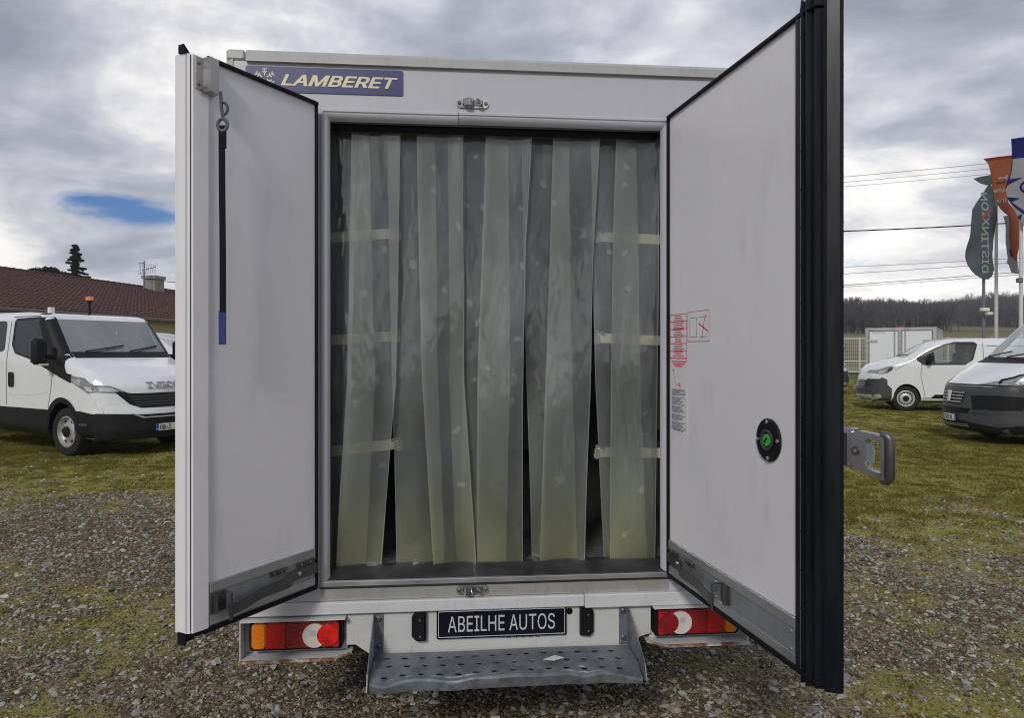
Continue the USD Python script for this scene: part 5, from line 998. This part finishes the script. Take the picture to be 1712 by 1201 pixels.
def trees():
    rng = np.random.default_rng(21)
    def leaves(C, R, n, size, flat=1.0):
        p = rng.normal(size=(n, 3)); p /= np.linalg.norm(p, axis=1)[:, None]; p = C + p * R * rng.random((n, 1)) ** .4
        a = rng.normal(size=(n, 3)); a /= np.linalg.norm(a, axis=1)[:, None]; b = np.cross(a, rng.normal(size=(n, 3))); b /= np.linalg.norm(b, axis=1)[:, None]; s = size * rng.uniform(.6, 1.3, (n, 1))
        V = np.stack([p - a * s, p + b * s * .5, p + a * s, p - b * s * .5], 1).reshape(-1, 3); k = np.arange(n)[:, None] * 4
        return TM(V, np.vstack([k + [0, 1, 2], k + [0, 2, 3]]), process=False)
    Y = 62.0; base = at(126, 480, Y); top = at(122, 409, Y); H = top[2]; t = thing('conifer_tree', 'dark pointed conifer rising behind the tiled roof', 'tree', (base[0], Y, 0))
    obj('trunk', tube([(0, 0, 0), (.0, 0, H * .5), (-.15, 0, H)], [.28, .18, .02], 8), 'bark', t); ms = []
    for i in range(110):
        f = i / 109; z = H * (.30 + .69 * f) + rng.normal() * .08; r = (2.15 * (1 - f) ** .85 + .10) * rng.uniform(.55, 1.22); ph = i * 2.4 + rng.normal() * .3; up = rng.uniform(-.1, .25)
        for q in np.linspace(.15, 1, 7): ms.append(leaves(np.array([math.cos(ph) * r * q, math.sin(ph) * r * q, z - .20 * r * q + up * r * q * q]), np.array([.22, .22, .11]) * (1.3 - .8 * q), 22, .11))
    obj('crown', ms, 'conifer', t, False)
    t = thing('round_tree', 'low round evergreen tree behind the tiled roof left of the conifer', 'tree', (at(80, 588, 60)[0], 60, 0)); zt = at(80, 443, 60)[2]
    obj('trunk', tube([(0, 0, 0), (.1, 0, zt * .6), (.0, .1, zt - .6)], [.3, .2, .05], 8), 'bark', t); ms = []
    for i in range(34): c = np.array([rng.normal() * .75, rng.normal() * .6, zt - 1.0 + rng.normal() * .40]); c[2] = min(c[2], zt - .5 - .22 * abs(c[0]) ** 1.6); ms.append(leaves(c, np.array([.55, .55, .38]), 150, .13))
    obj('crown', ms, 'evergreen', t, False)
    t = thing('bare_tree', 'bare winter shrub behind the chimney of the house', 'tree', (at(288, 588, 52)[0], 52, 0)); br = []
    def grow(p, d, l, r, dep):
        q = p + d * l; br.append(tube([p, q], [r, r * .65], 5, False))
        if dep:
            for k in range(3): e = d + rng.normal(size=3) * .42; e[2] += .1; grow(q, e / np.linalg.norm(e), l * .74, r * .6, dep - 1)
    grow(np.zeros(3), np.array([0, 0, 1.]), 1.9, .12, 5); obj('trunk', br[0], 'bark', t); obj('crown', br[1:], 'bark', t, False)
trees()

def woods():
    rng = np.random.default_rng(17)
    def tree(seed):
        r = np.random.default_rng(seed); V = []; F_ = []
        def seg(p, d, l, w, dep):
            q = p + d * l; s = np.cross(d, r.normal(size=3)); s /= np.linalg.norm(s) + 1e-9; k = len(V); V.extend([p - s * w, p + s * w, q + s * w * .6, q - s * w * .6]); F_.extend([(k, k + 1, k + 2), (k, k + 2, k + 3)])
            if dep:
                for i in range(4 if dep > 1 else 5):
                    e = d * .8 + r.normal(size=3) * .5; e[2] += .15; e /= np.linalg.norm(e); seg(p + d * l * r.uniform(.45, 1), e, l * r.uniform(.5, .75), w * .55, dep - 1)
        seg(np.zeros(3), np.array([0, 0, 1.]), 3.2, .16, 4); return TM(np.array(V), np.array(F_), process=False)
    protos = [(tree(i), 'winter_wood') for i in range(4)]; n = 12000
    y = rng.uniform(170, 350, n); x = rng.uniform(-.1, 1.0, n) * y + rng.normal(0, 10, n)
    p = np.stack([x * .02, y * .02, 0 * x], -1); dens = meshkit.fbm(p, 3, 44); edge = 188 + 50 * (meshkit.noise(np.stack([x * .02, 0 * x, 0 * x], -1), 6) - .5)
    field = (x > 128 + 16 * np.sin(y * .03)) & (y < 250 + 10 * np.sin(x * .05))
    keep = (y > edge) & ~field & (dens > .30); x, y = x[keep], y[keep]; n = len(x); s = rng.uniform(.85, 1.5, n)
    pr = instancer('/World/winter_woodland', protos, np.stack([x, y, hillz(x, y) - .2], 1), rng.integers(0, 4, n), quats(rng, n, .05), np.stack([s, s, s * rng.uniform(.8, 1.1, n)], 1))
    tag(pr, 'bare brown winter woodland covering the hill on the skyline', 'woodland', kind='stuff')
    for i, (px, Y, sc, lb) in enumerate(((1478, 175, 1.25, 'bare dark tree in the field just above the box truck roof, left one'), (1512, 182, 1.2, 'bare dark tree standing above the middle of the box truck roof'), (1590, 190, 1.5, 'tall bare tree at the field edge right of the box truck'))):
        q = at(px, 588, Y); t = thing('winter_tree', lb, 'tree', (q[0], Y, hillz(np.array([q[0]]), np.array([Y]))[0] - .2), 40 * i); m = tree(50 + i); m.apply_scale(sc)
        obj('trunk', tube([(0, 0, 0), (0, 0, 3 * sc)], [.22, .14], 6), 'winter_wood', t); obj('crown', m, 'winter_wood', t, False)
woods()

def fence():
    Y = 41.5; x0 = 15.0; sp = 2.55
    t = thing('mesh_fence', 'white welded mesh fence with posts along the back of the yard', 'fence', (0, Y, 0)); n = 13; z0, z1 = .42, 2.35
    for i in range(n + 1): p = obj('post', bx(x0 + i * sp - .04, x0 + i * sp + .04, -.04, .04, 0, z1 + .08), 'fence_white', t, False)
    for i in range(n):
        a = x0 + i * sp + .05; b = a + sp - .10; ms = [bx(x - .004, x + .004, -.004, .004, z0, z1) for x in np.arange(a, b, .11)] + [bx(a, b, -.018, -.007, z - .006, z + .006) for z in np.arange(z0 + .02, z1, .21)] + [bx(a, b, -.02, .02, z - .035, z + .035) for z in (z0, 1.05, z1)]
        obj('mesh_panel', ms, 'fence_white', t, False)
    w = thing('low_wall', 'low dark block wall under the white mesh fence', 'wall', (0, Y + .12, 0))
    for i in range(int(n * sp / .5)):
        obj('block', bx(x0 + i * .5, x0 + i * .5 + .49, 0, .20, -.1, .40, .01), 'block_wall', w, False)
    a, b = at(1398, 574, Y - .2), at(1415, 583, Y - .2); s = thing('fence_sign', 'dark blue grey sign board on the white mesh fence', 'sign', (0, Y - .15, 0)); obj('board', bx(a[0] - .6, b[0], -.03, 0, b[2], a[2], .01), 'sign_blue', s); obj('sign_lines', [bx(a[0] + .05, b[0] - .08, -.034, -.031, z, z + .04) for z in np.linspace(b[2] + .05, a[2] - .09, 4)], 'plate_grey', s, False)
fence()

def haze():
    m = usdkit.material(stage, '/World/Looks/air', {'v': ('principled_volume', {'color': (.80, .86, .95), 'density': HAZE, 'anisotropy': .35})}, volume='v.volume')
    tag(usdkit.mesh(stage, '/World/haze', bx(-470, 470, -170, 450, -1.6, 62), m), 'thin pale haze softening the far hills', 'haze', kind='stuff')
HAZE = 0.0006
haze()
def wires():
    for i, (ya, yb, Y, r, lb) in enumerate(((297, 270, 52, .016, 'thin overhead wire crossing the sky, topmost of the three upper wires'), (306, 279, 52, .014, 'thin overhead wire crossing the sky, middle of the three upper wires'), (313.5, 288, 52, .014, 'thin overhead wire crossing the sky, lowest of the three upper wires'), (388, 374, 30, .026, 'thick black cable crossing the sky behind the dark feather flag'),
                                            (447.5, 433, 60, .017, 'thin overhead wire just above the paired lower wires, upper of two'), (459, 440, 60, .020, 'thin overhead wire just above the paired lower wires, lower of two'), (478, 456.5, 60, .026, 'lowest pair of overhead wires, upper wire'), (481, 461, 60, .018, 'lowest pair of overhead wires, lower wire'))):
        A, B = at(1403, ya, Y), at(1690, yb, Y * .97); d = B - A; pts = [A + d * f + np.array([0, 0, .10 * ((f - .5) ** 2) * 1.0]) for f in np.linspace(-2.2, 3.2, 40)]
        tag(obj('overhead_wire', tube(pts, r, 5), 'wire', None, 60), lb, 'wire', 'overhead wires')
    P = [at(px, py, 46.0) for px, py in ((255, 466), (275, 470.5), (300, 473), (420, 478))]; tag(obj('overhead_wire', tube(P, .02, 5), 'wire', None, 60), 'short overhead wire running from the house chimney behind the left door', 'wire')
wires()

def flags():
    Y = 27.0
    def cloth(name, pts, mt, parent, Yf, amp=.18, seed=0, size=.14, off=0.0, th=.012):
        poly = Polygon([(at(x, y, Yf)[0], at(x, y, Yf)[2]) for x, y in pts]).buffer(.02).buffer(-.02)
        return obj(name, drape(poly, Yf, amp, seed, size, off, th), mt, parent, True)
    def drape(poly, Yf, amp, seed, size, off, th):
        v, f = tri2d(poly, size); p = np.column_stack([v[:, 0] * .9, 0 * v[:, 0], v[:, 1] * .55]); w = amp * (meshkit.fbm(p * 1.4 + seed, 2, seed) - .5) * 2
        k = len(v); e = trimesh.Trimesh(v @ np.eye(2, 3), f, process=False); edges = e.edges_sorted[trimesh.grouping.group_rows(e.edges_sorted, require_count=1)]
        A = np.column_stack([v[:, 0], Yf + w - off, v[:, 1]]); B = A + [0, th, 0]
        return TM(np.vstack([A, B]), np.vstack([f, f[:, ::-1] + k] + [np.array([[a, b, b + k], [a, b + k, a + k]]) for a, b in edges]), process=False)
    def letters(s, h, width, o, ex, ez, Yf, mt, parent, amp, seed, off, mirror=True, name='lettering', shear=0):
        t = text(s, h, .004, True, width, shear, mirror); g = t.vertices; ex = np.array(ex); ez = np.array(ez)
        xz = np.array(o) + g[:, :1] * ex + g[:, 1:2] * ez; p = np.column_stack([xz[:, 0] * .9, 0 * xz[:, 0], xz[:, 1] * .55]); w = amp * (meshkit.fbm(p * 1.4 + seed, 2, seed) - .5) * 2
        return obj(name, TM(np.column_stack([xz[:, 0], Yf + w - off - .012 - g[:, 2], xz[:, 1]]), t.faces, process=False), mt, parent, False)
    X = lambda zx, zy: (1600 + zx / 4.616, 220 + zy / 4.616)
    # feather flag
    Y1 = 26.0; t = thing('feather_flag', 'dark slate feather flag with white mirrored lettering on a grey pole', 'flag'); b = at(1653, 588, Y1)[0]
    obj('pole', tube([(b, Y1 + .28, 0), (b, Y1 + .28, 4.5), (b + .15, Y1 + .28, at(0, 330, Y1)[2])], [.06, .05, .03], 10), 'pole_grey', t)
    obj('lamp_arm', [bx(b - .28, b, Y1 - .1, Y1 + .1, at(0, 521, Y1)[2], at(0, 515, Y1)[2], .03), bx(b - .1, b + .12, Y1 - .1, Y1 + .1, at(0, 527, Y1)[2], at(0, 522, Y1)[2], .03)], 'plate_white', t)
    fp = [(252, 405), (225, 440), (195, 490), (155, 545), (122, 600), (112, 700), (100, 830), (82, 920), (78, 970), (92, 1030), (120, 1080), (150, 1110), (205, 1138), (255, 1140), (285, 1115), (298, 1060), (280, 1000), (272, 950), (280, 870), (288, 780), (295, 690), (297, 560), (292, 470), (272, 415)]
    cl = cloth('cloth', [X(*q) for q in fp], 'flag_slate', t, Y1, .16, 3); cloth('flag_tip', [X(130, 362), X(180, 348), X(272, 330), X(276, 408), X(230, 414), X(180, 398)], 'flag_slate', t, Y1, .05, 4, off=-.03)
    # the letters run up the flag and are seen from the back
    o = at(*X(250, 1090), Y1); e_ = at(*X(232, 470), Y1); ax = np.array([e_[0] - o[0], e_[2] - o[2]]); Ln = np.linalg.norm(ax); ax /= Ln; o2 = at(*X(203, 1090), Y1); up = np.array([o2[0] - o[0], o2[2] - o[2]]); hh = np.linalg.norm(up); up /= hh
    letters('DISTINXION', hh, Ln, (o2[0], o2[2]), ax, -up, Y1, 'flag_lettering', t, .16, 3, .0, False)
    a, c = at(*X(190, 668), Y1), at(*X(255, 604), Y1); q = np.array([a[0], a[2]]); r = np.array([c[0], c[2]]); nn = np.array([-(r - q)[1], (r - q)[0]]); nn = nn / np.linalg.norm(nn) * .06
    obj('orange_stroke', drape(Polygon([q - nn, q + nn, r + nn * .5, r - nn * .5]), Y1, .16, 3, .14, .028, .006), 'flag_orange', t, False)
    # orange flag
    Y2 = 27.0; t = thing('orange_flag', 'orange banner flag with white mirrored lettering twisting down from its top arm', 'flag')
    cloth('cloth', [X(218, 204), X(440, 185), X(446, 240), X(400, 400), X(392, 470), X(410, 545), (1600 + 470 / 4.616, 220 + 640 / 4.616), X(480, 700), X(486, 900), X(478, 1010), X(455, 985), X(438, 960), X(400, 780), X(388, 660), X(345, 600), X(310, 520), X(280, 430), X(272, 330), X(245, 240)], 'flag_orange', t, Y2, .22, 6)
    cloth('white_border', [X(400, 650), X(412, 785), X(448, 962), X(482, 1012), X(482, 1100), X(430, 1092), X(415, 1030), X(395, 1010), X(402, 980), X(372, 760), X(350, 655)], 'flag_white', t, Y2, .22, 6, off=-.016)
    cloth('top_sleeve', [X(218, 204), X(440, 185), X(441, 203), X(236, 222)], 'flag_sleeve', t, Y2, .22, 6, off=.016)
    for s_, p0, h_, w_ in (('une', (290, 470), 34, 82), ('ire', (318, 548), 34, 72)):
        o = at(*X(*p0), Y2); k = 1 / 4.616 / FPX * Y2; letters(s_, h_ * k, w_ * k, (o[0], o[2]), (1, .10), (0, 1), Y2, 'flag_lettering', t, .22, 6, .004, True)
    a = np.linspace(-.3, 2.4, 14); k = 1 / 4.616 / FPX * Y2; c = at(*X(330, 372), Y2); obj('emblem_stroke', [tube([c + np.array([36 * k * math.cos(q), -.10, 16 * k * math.sin(q) - q * 5 * k]) for q in a], .035, 6), tube([c + np.array([30 * k, -.1, 0]), c + np.array([44 * k, -.1, 30 * k])], .03, 6)], 'flag_lettering', t)
    cloth('border_mark', [X(410, 905), X(420, 905), X(437, 960), X(428, 965)], 'flag_blue', t, Y2, .22, 6, off=.016)
    pl = thing('flag_pole', 'white flag pole left of the orange flag, second pole from the left', 'pole'); q = at(1665.5, 588, Y2 + .3)[0]; obj('shaft', tube([(q, Y2 + .3, 0), (q, Y2 + .3, 5), (q, Y2 + .3, at(0, 262, Y2)[2])], [.065, .06, .045], 12), 'pole_white', pl); obj('arm', cyl((q - .4, Y2 + .05, at(0, 264, Y2)[2]), (q + .65, Y2 + .05, at(0, 260.5, Y2)[2]), .02, 6), 'pole_white', pl)
    # white and blue flag
    Y3 = 24.5; t = thing('white_flag', 'white banner flag with blue top band and jagged blue edge at the right margin', 'flag')
    cloth('cloth', [X(418, 215), X(520, 205), (1740, 263), (1762, 340), (1752, 395), (1728, 392), X(510, 700), X(480, 665), X(430, 590), X(392, 520), X(376, 450), X(392, 380), X(410, 300)], 'flag_white', t, Y3, .16, 9)
    cloth('top_band', [X(418, 56), (1740, 226), (1740, 264), X(418, 218)], 'flag_blue', t, Y3, .10, 9)
    for q in ([X(418, 218), X(412, 300), X(396, 372), X(388, 400), X(378, 440), X(372, 440), X(380, 390), X(404, 310), X(410, 250)], [X(386, 372), X(490, 358), X(396, 408), X(380, 420)], [X(384, 505), X(482, 516), X(412, 545), X(392, 528)], [X(400, 535), X(440, 562), X(520, 612), X(522, 635), X(450, 590), X(410, 552)], [X(470, 655), X(505, 635), X(500, 680)]):
        cloth('blue_mark', q, 'flag_blue', t, Y3, .16, 9, off=.02)
    k = 1 / 4.616 / FPX * Y3; c = at(*X(530, 430), Y3); v0 = lambda x, z: .16 * (meshkit.fbm(np.array([[x * .9, 0, z * .55]]) * 1.4 + 9, 2, 9)[0] - .5) * 2
    pts = [c + np.array([50 * k * math.cos(q), 0, 42 * k * math.sin(q)]) for q in np.linspace(1.7, 5.6, 22)]; obj('blue_swirl', tube([p + [0, v0(p[0], p[2]) - .02, 0] for p in pts], .028, 6), 'flag_blue', t)
    pl = thing('flag_pole', 'white flag pole at the right margin carrying the white and blue flag', 'pole'); q = at(1707, 588, Y3 + .35)[0]; obj('shaft', tube([(q, Y3 + .35, 0), (q, Y3 + .35, 5), (q, Y3 + .35, at(0, 230, Y3)[2])], [.065, .06, .045], 12), 'pole_white', pl); obj('arm', cyl((q - .35, Y3 + .06, at(0, 232, Y3)[2]), (q + .8, Y3 + .06, at(0, 228, Y3)[2]), .02, 6), 'pole_white', pl)
    obj('bracket', bx(q - .12, q + .02, Y3 + .25, Y3 + .45, at(0, 471, Y3)[2], at(0, 463, Y3)[2], .02), 'pole_grey', pl)
flags()
